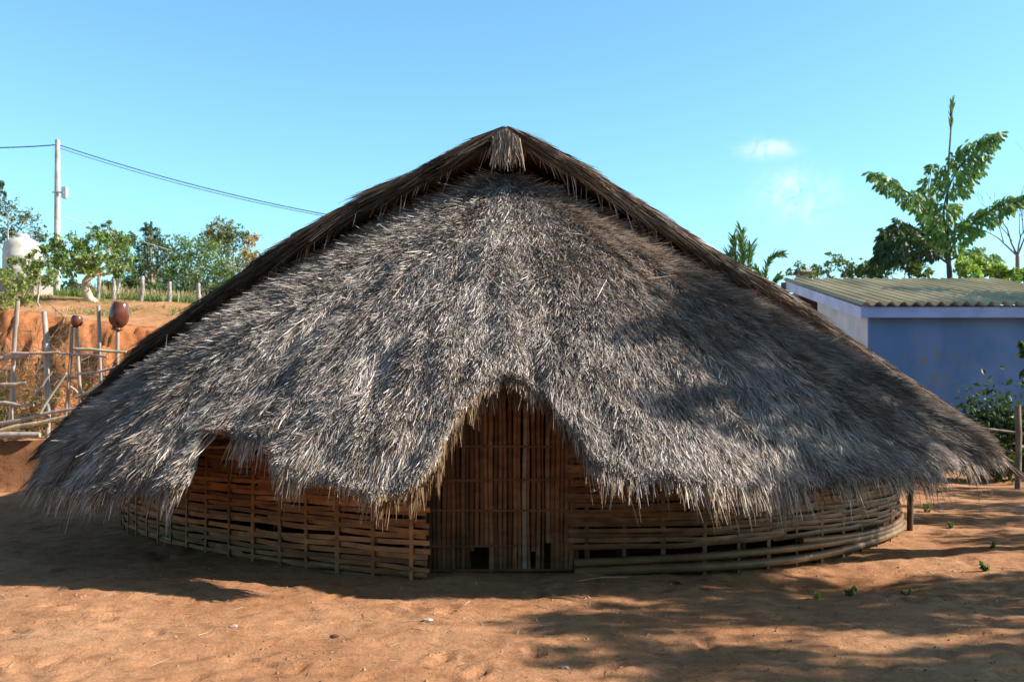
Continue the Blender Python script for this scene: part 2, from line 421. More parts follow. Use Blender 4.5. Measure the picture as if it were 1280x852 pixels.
_px = 640+F*surf(TH, TM)[:, 0]/surf(TH, TM)[:, 1]
LN0 = TH[np.argmin(np.abs(_px-246)+100*(TH < .2))]; LN1 = TH[np.argmin(np.abs(_px-340)+100*(TH > 1.5))]
DTM = np.abs(np.gradient(TM, TH))
def tufts(nt, per, thlo, thhi, fringe=False):
    th0 = thlo+(thhi-thlo)*rng.random(nt)
    dens = np.interp(th0, TH, np.linalg.norm(np.gradient(eave(TH), TH, axis=0), axis=1))
    keep = rng.random(nt) < dens/dens.max()
    th0 = th0[keep]; n = len(th0)
    if fringe: t0 = np.where(rng.random(n) < .5, tmax(th0), np.interp(th0, TH, TF))-rng.random(n)**1.5*.10
    else: t0 = np.sqrt(rng.random(n))*tmax(th0)*.985
    steep = np.clip(np.interp(th0, TH, DTM)/2.0, 0, 1)*(t0 > tmax(th0)-.12)
    cl = fbm(th0*30, t0*14, 1.0, 21, 3)
    yaw0 = (fbm(th0*9, t0*6, 1.0, 22, 3)*.5+rng.normal(0, .15, n))*(1-.8*steep)
    lift0 = np.clip(.028+cl*.17+rng.normal(0, .016, n), .0, .12)
    L0 = .14+.17*rng.random(n)
    g0 = 1+fbm(th0*6, t0*5, 1.0, 23, 3)*1.0
    br0 = np.clip(.08+fbm(th0*4, t0*5, 1.0, 24, 3)*.7, .02, .6)
    br0 = br0+.30*sm(1.5, 2.1, th0)*(1-sm(.35, .75, t0))
    rep = lambda a: np.repeat(a, per)
    th = rep(th0)+rng.normal(0, .010, n*per)/np.maximum(rep(t0), .15); t = np.clip(rep(t0)+rng.normal(0, .010, n*per), .01, 1.2)
    L = rep(L0)*(.7+.6*rng.random(n*per)); yaw = rep(yaw0)+rng.normal(0, .10, n*per)
    lift = np.maximum(rep(lift0)+rng.normal(0, .016, n*per), -.005)
    tm = tmax(th); gl = glen(th)
    arch = (1-.4*sm(2.5, 2.9, th))*(1-.5*np.exp(-((th-1.57)/.22)**2))*np.where(t < tm-.04, .15, 1)
    fr = .07*rng.random(n*per)*arch
    if fringe: fr = np.where(rng.random(n*per) < .12, .38, .23)*rng.random(n*per)**1.2*arch*np.clip(.75+rep(fbm(th0*22, th0*3, 1.0, 41, 3))*2.2, .25, 1.5)
    maxL = (tm-t)*gl+fr
    ok = maxL > .04
    if fringe: L = np.minimum(np.maximum(maxL*1.3, .05), .36)
    Pp, T, A, N = frame(th, t)
    G = nrm(np.array([0, 0, -1.])+N*N[:, 2:])
    G2 = np.array([0, -1., 0])-N*(-N[:, 1:2]); B0 = nrm(T*.18+G*.35+G2*.62); B1 = nrm(np.cross(N, B0)); B1 *= np.sign((B1*A).sum(1, keepdims=True))
    D = nrm(B0*np.cos(yaw)[:, None]+B1*np.sin(yaw)[:, None])
    al = np.interp(th, TH, np.linalg.norm(np.gradient(eave(TH), TH, axis=0), axis=1))*np.maximum(t, .1)
    dth = (D*A).sum(1)/al; dt = np.maximum((D*T).sum(1), .3)/gl
    for _ in range(9):
        Ed = Pp+D*L[:, None]
        bad = (t+L*dt > tmax(th+L*dth)+fr/gl) | cut(Ed, fr*.9)
        L = np.where(bad, L*.8, L)
    ok = ok & (L > .035) & ~cut(Pp, .01) & ~cut(Pp+D*L[:, None], fr*.9+.01)
    over = np.clip(t*gl+L-tm*gl, 0, 1)
    droop = over*(.5 if fringe else .3)
    Cc = straw_cols(n*per, 0, 1)*rep(np.clip(g0, .6, 1.5))[:, None]
    isb = rng.random(n*per) < rep(br0)*(1 if not fringe else 1.6)
    Cc[isb] = np.array([.34, .235, .155])*(.45+.85*rng.random((isb.sum(), 1)))
    if fringe:
        f = (rng.random(n*per) < .45); Cc[f] = np.array([.33, .215, .13])*(.4+.9*rng.random((f.sum(), 1)))
        lift *= .4
        wl2 = np.exp(-((th-1.38)/.16)**2)*(rng.random(n*per) < .8)      # tan straw left of the door, bright sunlight painted in
        Cc = Cc*(1-wl2[:, None])+np.array([.62,.44,.28])*(.5+.6*rng.random((n*per, 1)))*wl2[:, None]
    W = .0032+.0060*rng.random(n*per)
    Pp = Pp+N*(rng.random(n*per)*.03-.012)[:, None]
    s = ok
    return blades(Pp[s], D[s], N[s], L[s], W[s], lift[s], droop[s], rng.normal(0, .6, s.sum()), Cc[s])
A0 = tufts(96000, 8, -.2, PI+.2)
n = 170
th = rng.random(n)*(PI+.2)-.1; t = np.sqrt(rng.random(n))*.8*np.minimum(tmax(th), np.interp(th, TH, TF)-.05)
Pp, T, A, N = frame(th, t); ya = rng.normal(0, .9, n)
V, Q, C = join([A0, blades(Pp+N*.05, nrm(T*np.cos(ya)[:, None]+A*np.sin(ya)[:, None]), N, .25+.4*rng.random(n), .004+.005*rng.random(n), .04*rng.random(n), 0*t, 0*t, straw_cols(n, .5, 1.15))])
np_mesh('thatch_straw', V, Q, C, M_thatch, apron)
V, Q, C = tufts(6500, 6, -.2, PI+.2, True)
np_mesh('thatch_fringe', V, Q, C, M_thatch, apron)
# brown inner straw that hangs below the arch over the door and under the whole eave
n = 5200
th = np.concatenate([1.35+.45*rng.random(1300), -.1+(PI+.2)*rng.random(n-1300)])
k_ = ~((th > LN0-.03) & (th < LN1+.03)) | (rng.random(n) < .08); th = th[k_]; n = len(th)
t = tmax(th)-.015-rng.random(n)*.05
Pp, T, A, N = frame(th, t)
_k = ~cut(Pp, .02); Pp, T, A, N, n = Pp[_k], T[_k], A[_k], N[_k], int(_k.sum())
Pp = Pp-N*(.06+.08*rng.random(n))[:, None]
D = nrm(T*.8+np.array([0, 0, -.55])+A*rng.normal(0, .18, n)[:, None])
Cc = np.array([.24, .155, .09])*(.5+.9*rng.random((n, 1)))
V, Q, C = blades(Pp, D, N, .07+.20*rng.random(n)**1.5, .006+.008*rng.random(n), np.zeros(n), .05*rng.random(n), rng.normal(0, .6, n), Cc)
np_mesh('under_straw', V, Q, C, M_thatch, apron)

# saddle roof behind, its front verge standing proud of the front thatch
VERGE_L = [(633,156,10.72),(590,177,10.74),(520,214,10.76),(480,231,10.78),(442,252,10.7),(364,299,10.85),(300,345,11.0),(241,388,11.2),(200,416,11.35),(164,450,11.5),(112,502,11.75),(88,528,11.85)]
VERGE_R = [(652,166,10.73),(707,195,10.75),(764,231,10.78),(800,253,10.8),(897,317,10.9),(980,367,11.1),(1063,426,11.3),(1137,477,11.5),(1194,518,11.7),(1232,556,11.85)]
ver = np.array([U(*p) for p in reversed(VERGE_L)]+[U(*p) for p in VERGE_R])
arc = np.r_[0, np.cumsum(np.linalg.norm(np.diff(ver[:, [0, 2]], axis=0), axis=1))]
NS = 160
sg = np.linspace(0, arc[-1], NS)
vx, vy, vz = (np.interp(sg, arc, ver[:, k]) for k in range(3))
k = np.ones(5)/5
apex_s = np.interp(0, ver[:, 0], arc) if False else arc[len(VERGE_L)-1]
def saddle(s, y):
    """y = metres behind the verge"""
    x = np.interp(s, sg, vx); yy = np.interp(s, sg, vy); z = np.interp(s, sg, vz)
    return np.stack([x, yy+y, z+0*y], -1)
def sframe(s, y):
    e = .06
    P = saddle(s, y); sg_ = np.where(s < apex_s, -1., 1.); T = nrm(saddle(s+sg_*e, y)-saddle(s, y)+sg_[..., None]*np.array([1e-4, 0, 0]))
    N = np.stack([-T[..., 2], 0*s, T[..., 0]], -1); N = nrm(N*np.where(N[..., 2:] < 0, -1, 1))
    T = nrm(np.stack([T[..., 0], 0*s, T[..., 2]], -1))
    return P, T, N
yd = np.r_[0, .15, .3, .6, 1, 2, 3, 4.5, 6, 7.5]
SS = sg[:, None]*np.ones(len(yd)); YD = np.ones(NS)[:, None]*yd
Pt, Tt, Nt = sframe(SS, YD)
def vthick(s): return np.clip(np.minimum(s, (arc[-1]-s)*1.3)/1.6, .15, 1)
top = Pt-Nt*.02; bot = Pt-Nt*(.02+.10*vthick(SS))[..., None]
bot[:, 0, 1] += .12
i1 = np.arange(NS*len(yd)).reshape(NS, -1); i2 = i1+i1.size
grid = lambda i: np.stack([i[:-1, :-1], i[:-1, 1:], i[1:, 1:], i[1:, :-1]], -1).reshape(-1, 4)
rimq = [np.stack([a[:-1], b[:-1], b[1:], a[1:]], -1) for a, b in ((i1[:, 0], i2[:, 0]), (i1[:, -1], i2[:, -1]), (i1[0], i2[0]), (i1[-1], i2[-1]))]
Vb = np.concatenate([top.reshape(-1, 3), bot.reshape(-1, 3)])
Cb = np.concatenate([np.tile([.13, .11, .10], (i1.size, 1)), np.tile([.12, .075, .045], (i1.size, 1))])
saddle_o = np_mesh('saddle_thatch', Vb, np.concatenate([grid(i1), grid(i2)]+rimq), Cb, M_thbase, house)
parts = []
n = 42000
s = rng.random(n)*arc[-1]; y = np.where(rng.random(n) < .55, rng.random(n)*.9, rng.random(n)*7.5)
Pp, T, N = sframe(s, y)
D = nrm(T+np.array([0, -1, 0])*np.where(y < .5, .22*rng.random(n), rng.normal(0, .1, n))[:, None]+np.array([0, 0, 1.])*0)
L = .25+.25*rng.random(n)
parts.append(blades(Pp, D, N, L, .007+.01*rng.random(n), .0+.03*rng.random(n), np.zeros(n), rng.normal(0, .5, n), straw_cols(n, .4, .8)*(.18+.55*rng.random((n, 1)))*np.where(s > apex_s, 2.2, 1.)[:, None]))  # right slope straw lightened to paint in sunlight
# straws lying along the verge and drooping from its lip
n = 15000
s = rng.random(n)*arc[-1]; dep = rng.random(n)
Pp, T, N = sframe(s, np.zeros(n))
Pp = Pp-N*(.0+.10*dep*vthick(s))[:, None]; Pp[:, 1] += .10*dep-.06*rng.random(n)+.03
D = nrm(T*1.0+np.stack([0*s, -.06-.16*rng.random(n), -.12*rng.random(n)*vthick(s)], -1))
L = .3+.45*rng.random(n)
Cc = straw_cols(n, .6, .8)*(.10+.32*rng.random((n, 1)))*np.where(s > apex_s, 2.3, 1.)[:, None]  # sunlight painted in: verge straw brighter on the right than the left
parts.append(blades(Pp, D, nrm(N+np.array([0, -1, 0])), L, .006+.008*rng.random(n), rng.normal(.0, .02, n), .05*rng.random(n), rng.normal(0, .7, n), Cc))
# a few loose long straws hanging out of the verge
n = 300
s = rng.random(n)*arc[-1]; Pp, T, N = sframe(s, np.zeros(n)); Pp = Pp-N*.1; Pp[:, 1] += .05
D = nrm(T*.35+np.stack([rng.normal(0, .2, n), -.25*rng.random(n), -1+0*s], -1))
parts.append(blades(Pp, D, np.tile([0, -1., 0], (n, 1)), .15+.28*rng.random(n), .004+.004*rng.random(n), 0*s, 0*s, rng.normal(0, .6, n), straw_cols(n, .6, .8)))
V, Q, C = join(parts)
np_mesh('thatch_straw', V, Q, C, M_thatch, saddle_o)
# tuft of straw tied over the front end of the ridge
n = 620
px = 632+rng.uniform(-1, 1, n)*12+rng.choice([-9, 0, 6, 13], n)*.5
Pp = np.stack([(px-640)*10.66/F, 10.64-.06*rng.random(n), 4.38+.05*rng.random(n)-np.abs(px-632)*.0055], -1)
D = nrm(np.stack([rng.normal(0, .17, n), -.14*rng.random(n), -1+0*px], -1))
L = .07+.30*rng.random(n)**1.5*np.where(np.abs(px-628) < 4, 1.25, .9)
V, Q, C = blades(Pp, D, np.tile([0, -1., 0], (n, 1)), L, .008+.008*rng.random(n), .02*rng.random(n), 0*px, rng.normal(0, .6, n), straw_cols(n, .5, .55))
np_mesh('ridge_tuft', V, Q, C, M_thatch, house)
# straw gable field closing the triangle under the saddle roof at the back end of the house
mb = MB()
pb = [Vector(saddle(np.array([v]), np.array([7.3]))[0])-Vector((0, 0, .2)) for v in np.linspace(.2, arc[-1]-.2, 30)]
yb = 18.4
for a, b in zip(pb[:-1], pb[1:]):
    mb.hexa([(a.x,yb,.9),(b.x,yb,.9),(b.x,yb+.06,.9),(a.x,yb+.06,.9),(a.x,yb,max(a.z,.95)),(b.x,yb,max(b.z,.95)),(b.x,yb+.06,max(b.z,.95)),(a.x,yb+.06,max(a.z,.95))], (.2,.13,.08))
mb.build('rear_gable', M_thbase, house)

mb = MB()  # added infill, keeps sunlight from entering under the saddle roof
for th_ in (-.04, PI+.04):
    tt_ = np.linspace(.0, 1.0, 24); g_ = surf(np.full(24, th_), tt_)
    for a, b in zip(g_[:-1], g_[1:]):
        za, zb = (float(np.interp(q[0], ver[:, 0], ver[:, 2]))-.12 for q in (a, b))
        za = max(za, a[2]-.05); zb = max(zb, b[2]-.05)
        x0, y0, x1, y1 = a[0], a[1]+.45, b[0], b[1]+.45
        mb.hexa([(x0,y0,a[2]-.5),(x1,y1,b[2]-.5),(x1,y1+.06,b[2]-.5),(x0,y0+.06,a[2]-.5),(x0,y0,za),(x1,y1,zb),(x1,y1+.06,zb),(x0,y0+.06,za)], (.12,.075,.045))
mb.build('light_stop_infill', M_thbase, house)

# ---- woven bamboo walls
def spline(pts, step=.05):
    pts = [Vector((*p, 0)) for p in pts]; out = []
    e = [pts[0]*2-pts[1]]+pts+[pts[-1]*2-pts[-2]]
    for i in range(len(pts)-1):
        p0, p1, p2, p3 = e[i:i+4]
        m = max(2, int((p2-p1).length/step))
        for k in range(m):
            t = k/m
            out.append(.5*((2*p1)+(p2-p0)*t+(2*p0-5*p1+4*p2-p3)*t*t+(3*p1-p0-3*p2+p3)*t**3))
    out.append(pts[-1]); return out
LEFT = spline([(-.76, 8.56), (-1.4, 8.86), (-2.2, 9.32), (-3.35, 10.2), (-4.38, 11.45), (-4.93, 12.6), (-5.05, 13.6), (-4.98, 15.5), (-4.9, 18.3)])
RIGHT = spline([(.55, 8.86), (1.2, 8.92), (1.95, 9.1), (2.8, 9.55), (3.65, 10.25), (4.3, 11.1), (4.62, 12.2), (4.8, 14.2), (4.8, 18.3)])
BACK = spline([(-4.9, 18.35), (0, 18.35), (4.8, 18.35)])
def cum(path):
    c = [0]
    for a, b in zip(path[:-1], path[1:]): c.append(c[-1]+(b-a).length)
    return np.array(c)
def along(path, c, s):
    i = int(np.clip(np.searchsorted(c, s)-1, 0, len(c)-2)); f = (s-c[i])/(c[i+1]-c[i])
    p = path[i].lerp(path[i+1], min(max(f, 0), 1)); d = (path[i+1]-path[i]).normalized()
    return p, d
def woven(path, sign, rows, spacing, name, label, hues):
    """sign: side of the path that faces out.  rows: list of heights"""
    c = cum(path); Lp = c[-1]
    mb = MB()
    for i, z in enumerate(rows):
        s0 = 0.0 if i % 3 else -.0
        ph = (i % 2)*PI
        while s0 < Lp-.05:
            ln = random.uniform(1.6, 3.4); s1 = min(s0+ln, Lp)
            hue = random.choice(hues); f = random.uniform(.55, 1.2)
            cc = tuple(h*f for h in hue)
            hgt = random.uniform(.036, .047); tilt = random.uniform(-.012, .012); ex = random.uniform(-.002, .008)
            cx = random.uniform(-.12, .0) if s0 == 0 else -.08
            m = max(3, int((s1-s0+.16)/.055)); vs = []
            sd = random.random()*50
            for k in range(m+1):
                s = s0+cx+(s1+.08-s0-cx)*k/m
                p, d = along(path, c, min(max(s, 0), Lp))
                if s < 0: p = p+d*s*.6
                out = Vector((d.y, -d.x, 0))*sign
                off = .013*math.sin(PI*s/spacing+ph)+ex
                zz = max(z+tilt*(k/m-.5)*2+.008*math.sin(s*2.1+sd)+.004*math.sin(s*6.3+sd*2), .01)
                w = hgt*.5
                vs += [p+out*(off+.004)+Vector((0,0,zz-w)), p+out*(off+.009)+Vector((0,0,zz)), p+out*(off+.004)+Vector((0,0,zz+w)), p+out*(off-.003)+Vector((0,0,zz+w)), p+out*(off-.003)+Vector((0,0,zz-w))]
            fs = []
            for k in range(m):
                for q in range(5):
                    q2 = (q+1) % 5; fs.append((k*5+q, k*5+q2, (k+1)*5+q2, (k+1)*5+q))
            fs += [tuple(range(5)), tuple(m*5+q for q in reversed(range(5)))]
            mb.add(vs, fs, cc)
            s0 = s1
    w = mb.build(name, M_bamboo, house)
    if label: w['label'] = label
    return w, c
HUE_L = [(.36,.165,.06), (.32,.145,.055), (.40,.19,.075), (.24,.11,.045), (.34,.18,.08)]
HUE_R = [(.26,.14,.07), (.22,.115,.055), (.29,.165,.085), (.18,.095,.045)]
rowsL = [.06,.115,.165,.215,.265,.315] + [.395+.046*i for i in range(22)]
rowsR = [.262+.045*i for i in range(24)]
def stakes(path, c, sign, spacing, parent, hues, h0, h1, end):
    s = .12
    while s < min(c[-1], end):
        p, d = along(path, c, s); out = Vector((d.y, -d.x, 0))*sign
        mb = MB(); hue = random.choice(hues); f = random.uniform(.6, 1.1)
        w = random.uniform(.014, .022); lean = random.uniform(-.02, .02)
        q = p-out*.004
        vs = []
        for z, dx in ((h0, 0), (h1, lean)):
            for a, b in ((-w, -.006), (w, -.006), (w, .008), (-w, .008)):
                vs.append(q+d*(a+dx)+out*b+Vector((0,0,z)))
        mb.hexa(vs, tuple(x*f for x in hue))
        mb.build('stake', M_bamboo, parent)
        s += spacing*random.uniform(.88, 1.12)
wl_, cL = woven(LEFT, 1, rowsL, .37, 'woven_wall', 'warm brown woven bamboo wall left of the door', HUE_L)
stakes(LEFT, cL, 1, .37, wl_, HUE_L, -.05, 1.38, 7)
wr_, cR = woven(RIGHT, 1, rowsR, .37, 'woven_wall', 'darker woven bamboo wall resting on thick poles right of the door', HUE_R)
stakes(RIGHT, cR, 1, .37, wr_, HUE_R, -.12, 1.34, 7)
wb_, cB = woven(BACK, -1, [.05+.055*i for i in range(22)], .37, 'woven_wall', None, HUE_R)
# make the right wall face outwards: its path runs anticlockwise, so flip handled by sign above
def pole_along(path, c, s0, s1, zf, r, out_off, sign, hue, parent, name='base_pole', nodes=True, tail=0):
    mb = MB(); pts, rad = [], []
    m = max(4, int((s1-s0)/.06)); nd = .33
    for k in range(m+1):
        s = s0+(s1-s0)*k/m
        p, d = along(path, c, min(s, c[-1])); out = Vector((d.y, -d.x, 0))*sign
        pts.append(p+out*(out_off+.012*math.sin(s*1.7+r*99))+Vector((0,0,zf(s)))); 
        b = math.exp(-(((s % nd)-nd/2)/.025)**2) if nodes else 0
        rad.append(r*(1+.14*b)*(1-.12*k/m))
    if tail:
        d = (pts[-1]-pts[-3]).normalized()
        for q in range(1, 4): pts.append(pts[m]+d*tail*q/3); rad.append(r*.88)
    mb.tube(pts, rad, 9, hue)
    return mb.build(name, M_pole, parent)
pole_along(RIGHT, cR, .0, 5.0, lambda s: .115+.02*math.sin(s)+.02*s*.5, .036, .035, 1, (.215,.125,.062), wr_, tail=.35)
pole_along(RIGHT, cR, .0, 4.9, lambda s: .035+.012*s+.01*math.sin(s*2), .042, .045, 1, (.215,.125,.062), wr_, tail=.3)
pole_along(RIGHT, cR, 2.3, 5.1, lambda s: .215+.03*math.sin(s*1.3), .03, .04, 1, (.215,.125,.062), wr_, tail=.35)
pole_along(LEFT, cL, .0, 6.5, lambda s: .055+.008*math.sin(s*2), .026, .03, 1, (.27,.15,.07), wl_, tail=0)
pole_along(LEFT, cL, .15, 3.2, lambda s: -.005+.008*math.sin(s*3), .022, .05, 1, (.26,.15,.08), wl_, tail=0)
# poles carrying the eave inside, and wall plates
for (x, y) in ((-.95, 8.95), (-2.3, 9.75), (-3.4, 10.8), (-4.3, 12.2), (1.0, 9.25), (2.2, 9.6), (3.3, 10.5), (4.1, 11.7), (-.3, 11.2), (0, 16.5)):
    mb = MB(); h = 1.5 if abs(x) > .5 else (3.9 if y < 12 else 4.1)
    mb.tube([(x,y,-.1),(x+.02,y,h*.5),(x,y,h)], .05 if h < 3 else .09, 8, (.16,.10,.06)); mb.build('house_post', M_wood, house)
for path, c in ((LEFT, cL), (RIGHT, cR)):
    pole_along(path, c, 0.05, 7, lambda s: 1.40, .03, -.06, 1, (.2,.12,.07), house, 'wall_plate')
# rod showing in the gap of the eave
mb = MB(); a, b = U(255, 558, 9.78), U(346, 559, 9.22)
mb.tube([a, (a+b)/2+Vector((0,0,.006)), b], .02, 8, (.55,.42,.28)); mb.build('eave_rod', M_pole, house)
mb = MB()
for q in range(6):
    x0 = random.uniform(-.3, .0)
    mb.tube([U(300+q*5, 557, 9.55-q*.04), U(312+q*4+random.uniform(-6,6), 538, 9.6-q*.04)], .006, 5, (.30,.22,.16))
mb.build('broken_rafter', M_wood, house)

mb = MB()  # added dark lining, blocks daylight showing through the woven walls
for P_ in (LEFT, RIGHT):
    q_ = [p for p in P_ if p.y > 10.2]
    for a, b in zip(q_[:-1], q_[1:]):
        sx = .09 if a.x < 0 else -.09
        h_ = lambda p: float(np.interp(p.x, ver[:, 0], ver[:, 2]))-.25 if p.y > 12.2 else 1.42
        mb.hexa([(a.x+sx,a.y,-.1),(b.x+sx,b.y,-.1),(b.x+sx*1.3,b.y,-.1),(a.x+sx*1.3,a.y,-.1),(a.x+sx,a.y,h_(a)),(b.x+sx,b.y,h_(b)),(b.x+sx*1.3,b.y,h_(b)),(a.x+sx*1.3,a.y,h_(a))], (.10,.06,.035))
mb.box((-4.85, 18.24, -.1), (4.75, 18.28, 1.9), (.10,.06,.035))
mb.build('light_stop_lining', M_thbase, house)

# ---- door
def make_door():
    d = MB(); y = 8.9
    X0, X1, nS = -.735, .53, 31
    xs = np.linspace(X0, X1, nS)
    panel = MB()
    for i, x in enumerate(xs):
        px = 640+F*x/y
        z0 = .015+random.uniform(0, .03)
        if 586 < px < 613: z0 = .225+random.uniform(-.06, .05)
        if i in (22, 25): z0 = random.uniform(.2, .42)
        hue = random.choice([(.20,.10,.048),(.24,.125,.06),(.17,.085,.042),(.22,.125,.07)]); f = random.uniform(.5, 1.35)
        w = .044*random.uniform(.86, 1.04); l = random.uniform(-.008, .008); yo = random.uniform(-.006, .006)
        if i in (21, 24): w *= .62
        if i == 20: hue = (.34, .27, .21)
        ztop = 2.0
        prof = []
        for z in np.linspace(z0, ztop, 9):
            k = z/ztop; xx = x+l*k*2+.004*math.sin(z*5+i); 
            prof.append((xx, z))
        vs, fs = [], []
        for xx, z in prof:
            for a, b in ((-.5, 0), (-.3, -.012), (.3, -.012), (.5, 0), (.3, .004), (-.3, .004)):
                vs.append((xx+a*w, y+b+yo, z))
        for k in range(8):
            for q in range(6):
                q2 = (q+1) % 6; fs.append((k*6+q, k*6+q2, (k+1)*6+q2, (k+1)*6+q))
        fs += [tuple(range(6)), tuple(48+q for q in reversed(range(6)))]
        panel.add(vs, fs, tuple(h*f for h in hue))
    p = panel.build('door', M_bamboo, house); p['label'] = 'upright bamboo slat door with a broken gap at its foot'
    for py in (557, 600, 637, 682, 712):
        z = EYE+(HZ-py)*y/F; b = MB()
        dz = random.uniform(-.01, .01)
        x1 = X1 if py != 682 else .05
        front = -.0195
        b.hexa([(X0,y+front,z-.010),(x1,y+front,z-.010+dz),(x1,y+front+.008,z-.010+dz),(X0,y+front+.008,z-.010),
                (X0,y+front,z+.010),(x1,y+front,z+.010+dz),(x1,y+front+.008,z+.010+dz),(X0,y+front+.008,z+.010)], (.17,.09,.045))
        b.build('crossbar', M_bamboo, p)
    for x in (X0-.045, X1+.04):
        b = MB(); b.tube([(x, y+.02, -.08), (x, y+.02, 1.7)], .028, 8, (.17,.10,.06)); b.build('door_post', M_wood, house)
make_door()

# ------------------------------------------------------------------ blue building on the right
bb = empty('shed_building', (9.4, 22.5, 0), 'low blue painted building with a lean-to corrugated roof right of the house', 'building')
LILAC, BLUE, FASC = (.70,.66,.68), (.065,.165,.38), (.27,.40,.76)
def bld():
    YF, YB, XL, XR = 20.2, 23.7, 7.27, 12.2
    m = MB(); m.box((XL, YF, -.4), (XR, YF+.15, 3.30), BLUE); w = m.build('front_wall', M_wallblue, bb)
    m = MB(); m.hexa([(XL+.004,YF+.15,-.4),(XL+.15,YF+.15,-.4),(XL+.15,YB,-.4),(XL+.004,YB,-.4),(XL+.004,YF+.15,3.3),(XL+.15,YF+.15,3.3),(XL+.15,YB,3.98),(XL+.004,YB,3.98)], LILAC); m.build('side_wall', M_paint, bb)
    m = MB(); m.box((XL+.02, 25.2, -.4), (XR-.002, 25.34, 4.24), (.13,.10,.09)); m.build('rear_wall', M_paint, bb)
    m = MB(); m.hexa([(XR-.15,YF+.15,-.4),(XR-.003,YF+.15,-.4),(XR-.003,YB-.15,-.4),(XR-.15,YB-.15,-.4),(XR-.15,YF+.15,3.3),(XR-.003,YF+.15,3.3),(XR-.003,YB-.15,3.95),(XR-.15,YB-.15,3.95)], BLUE); m.build('side_wall', M_paint, bb)
    # corrugated sheet
    x0, x1, y0, y1, z0, z1 = 6.98, 12.4, 19.85, 25.6, 3.30, 4.40
    nxx = 520; xs = np.linspace(x0, x1, nxx); vs, fs = [], []
    ny = 12
    for lay in (0, -.012):
        for j in range(ny+1):
            t = j/ny
            for x in xs:
                vs.append((x, y0+(y1-y0)*t, z0+(z1-z0)*t+.042*math.sin(2*PI*x/.25)+lay))
    o2 = (ny+1)*nxx
    for j in range(ny):
        for i in range(nxx-1):
            a = j*nxx+i; fs.append((a, a+1, a+nxx+1, a+nxx)); a += o2; fs.append((a, a+nxx, a+nxx+1, a+1))
    m = MB(); m.add(vs, fs, (.60,.49,.30)); m.build('roof', M_sheet, bb)
    m = MB(); m.box((x0+.02, y0+.08, 3.035), (x1-.02, y0+.12, 3.245), FASC); m.build('fascia_board', M_paint, bb)
    # barge board up the left verge
    m = MB()
    def bar(t, zo): return (y0+.12+(y1-y0-.2)*t, z0+(z1-z0)*t+zo)
    a, b = bar(0, -.30), bar(1, -.28); c, d = bar(0, -.055), bar(1, -.055)
    m.hexa([(x0+.02,a[0],a[1]),(x0+.06,a[0],a[1]),(x0+.06,b[0],b[1]),(x0+.02,b[0],b[1]),(x0+.02,c[0],c[1]),(x0+.06,c[0],c[1]),(x0+.06,d[0],d[1]),(x0+.02,d[0],d[1])], (.62,.64,.86)); m.build('barge_board', M_paint, bb)
    m = MB(); m.tube([(7.2, 25.4, 4.0), (7.27, 23.72, 2.9)], .06, 4, (.55,.56,.72)); m.build('brace', M_paint, bb)
    for x in (8.2, 9.6, 11.0):
        m = MB(); m.hexa([(x,y0+.13,3.10),(x+.06,y0+.13,3.10),(x+.06,25.4,4.2),(x,25.4,4.2),(x,y0+.13,3.2),(x+.06,y0+.13,3.2),(x+.06,25.4,4.32),(x,25.4,4.32)], (.25,.2,.2)); m.build('rafter', M_wood, bb)
    m = MB(); m.box((6.9, 25.45, 4.05), (12.4, 25.55, 4.3), (.2,.15,.13)); m.build('rear_board', M_wood, bb)
def wall_mat():
    m, n, l, b = mat_base('stained blue wall')
    at = n.new('ShaderNodeAttribute'); at.attribute_name = 'Col'
    tc = n.new('ShaderNodeTexCoord')
    def stain(c, r, sc, thr):
        mp = n.new('ShaderNodeMapping'); mp.inputs['Scale'].default_value = sc
        l.new(tc.outputs['Object'], mp.inputs[0])
        z = n.new('ShaderNodeTexNoise'); z.inputs['Scale'].default_value = 1; z.inputs['Detail'].default_value = 6; l.new(mp.outputs[0], z.inputs['Vector'])
        vm = n.new('ShaderNodeVectorMath'); vm.operation = 'DISTANCE'; vm.inputs[1].default_value = c
        l.new(tc.outputs['Object'], vm.inputs[0])
        f = n.new('ShaderNodeMapRange'); f.inputs['From Min'].default_value = r; f.inputs['From Max'].default_value = r*.2
        l.new(vm.outputs['Value'], f.inputs['Value'])
        t = n.new('ShaderNodeMapRange'); t.inputs['From Min'].default_value = thr; t.inputs['From Max'].default_value = thr+.14; l.new(z.outputs['Fac'], t.inputs['Value'])
        mm = n.new('ShaderNodeMath'); mm.operation = 'MULTIPLY'; l.new(f.outputs[0], mm.inputs[0]); l.new(t.outputs[0], mm.inputs[1])
        return mm.outputs[0]
    org = Vector((9.4, 22.5, 0)); p = U(1172, 455, 20.2)-org; p2 = U(1240, 430, 20.2)-org
    s = stain(p, 1.0, (7, 7, 2.5), .50); s2 = stain(p2, 3.5, (1.2, 1.2, .9), .42)
    m1 = n.new('ShaderNodeMix'); m1.data_type = 'RGBA'; l.new(s2, m1.inputs['Factor']); l.new(at.outputs['Color'], m1.inputs['A']); m1.inputs['B'].default_value = (.10,.21,.44,1)
    m2 = n.new('ShaderNodeMix'); m2.data_type = 'RGBA'; l.new(s, m2.inputs['Factor']); l.new(m1.outputs['Result'], m2.inputs['A']); m2.inputs['B'].default_value = (.14,.17,.20,1)
    l.new(m2.outputs['Result'], b.inputs['Base Color']); b.inputs['Roughness'].default_value = .75
    return m
M_wallblue = wall_mat()
M_sheet = attr_mat('corrugated sheet', .7, .2, (1.5, .4, 1), .6, 1.15)
bld()

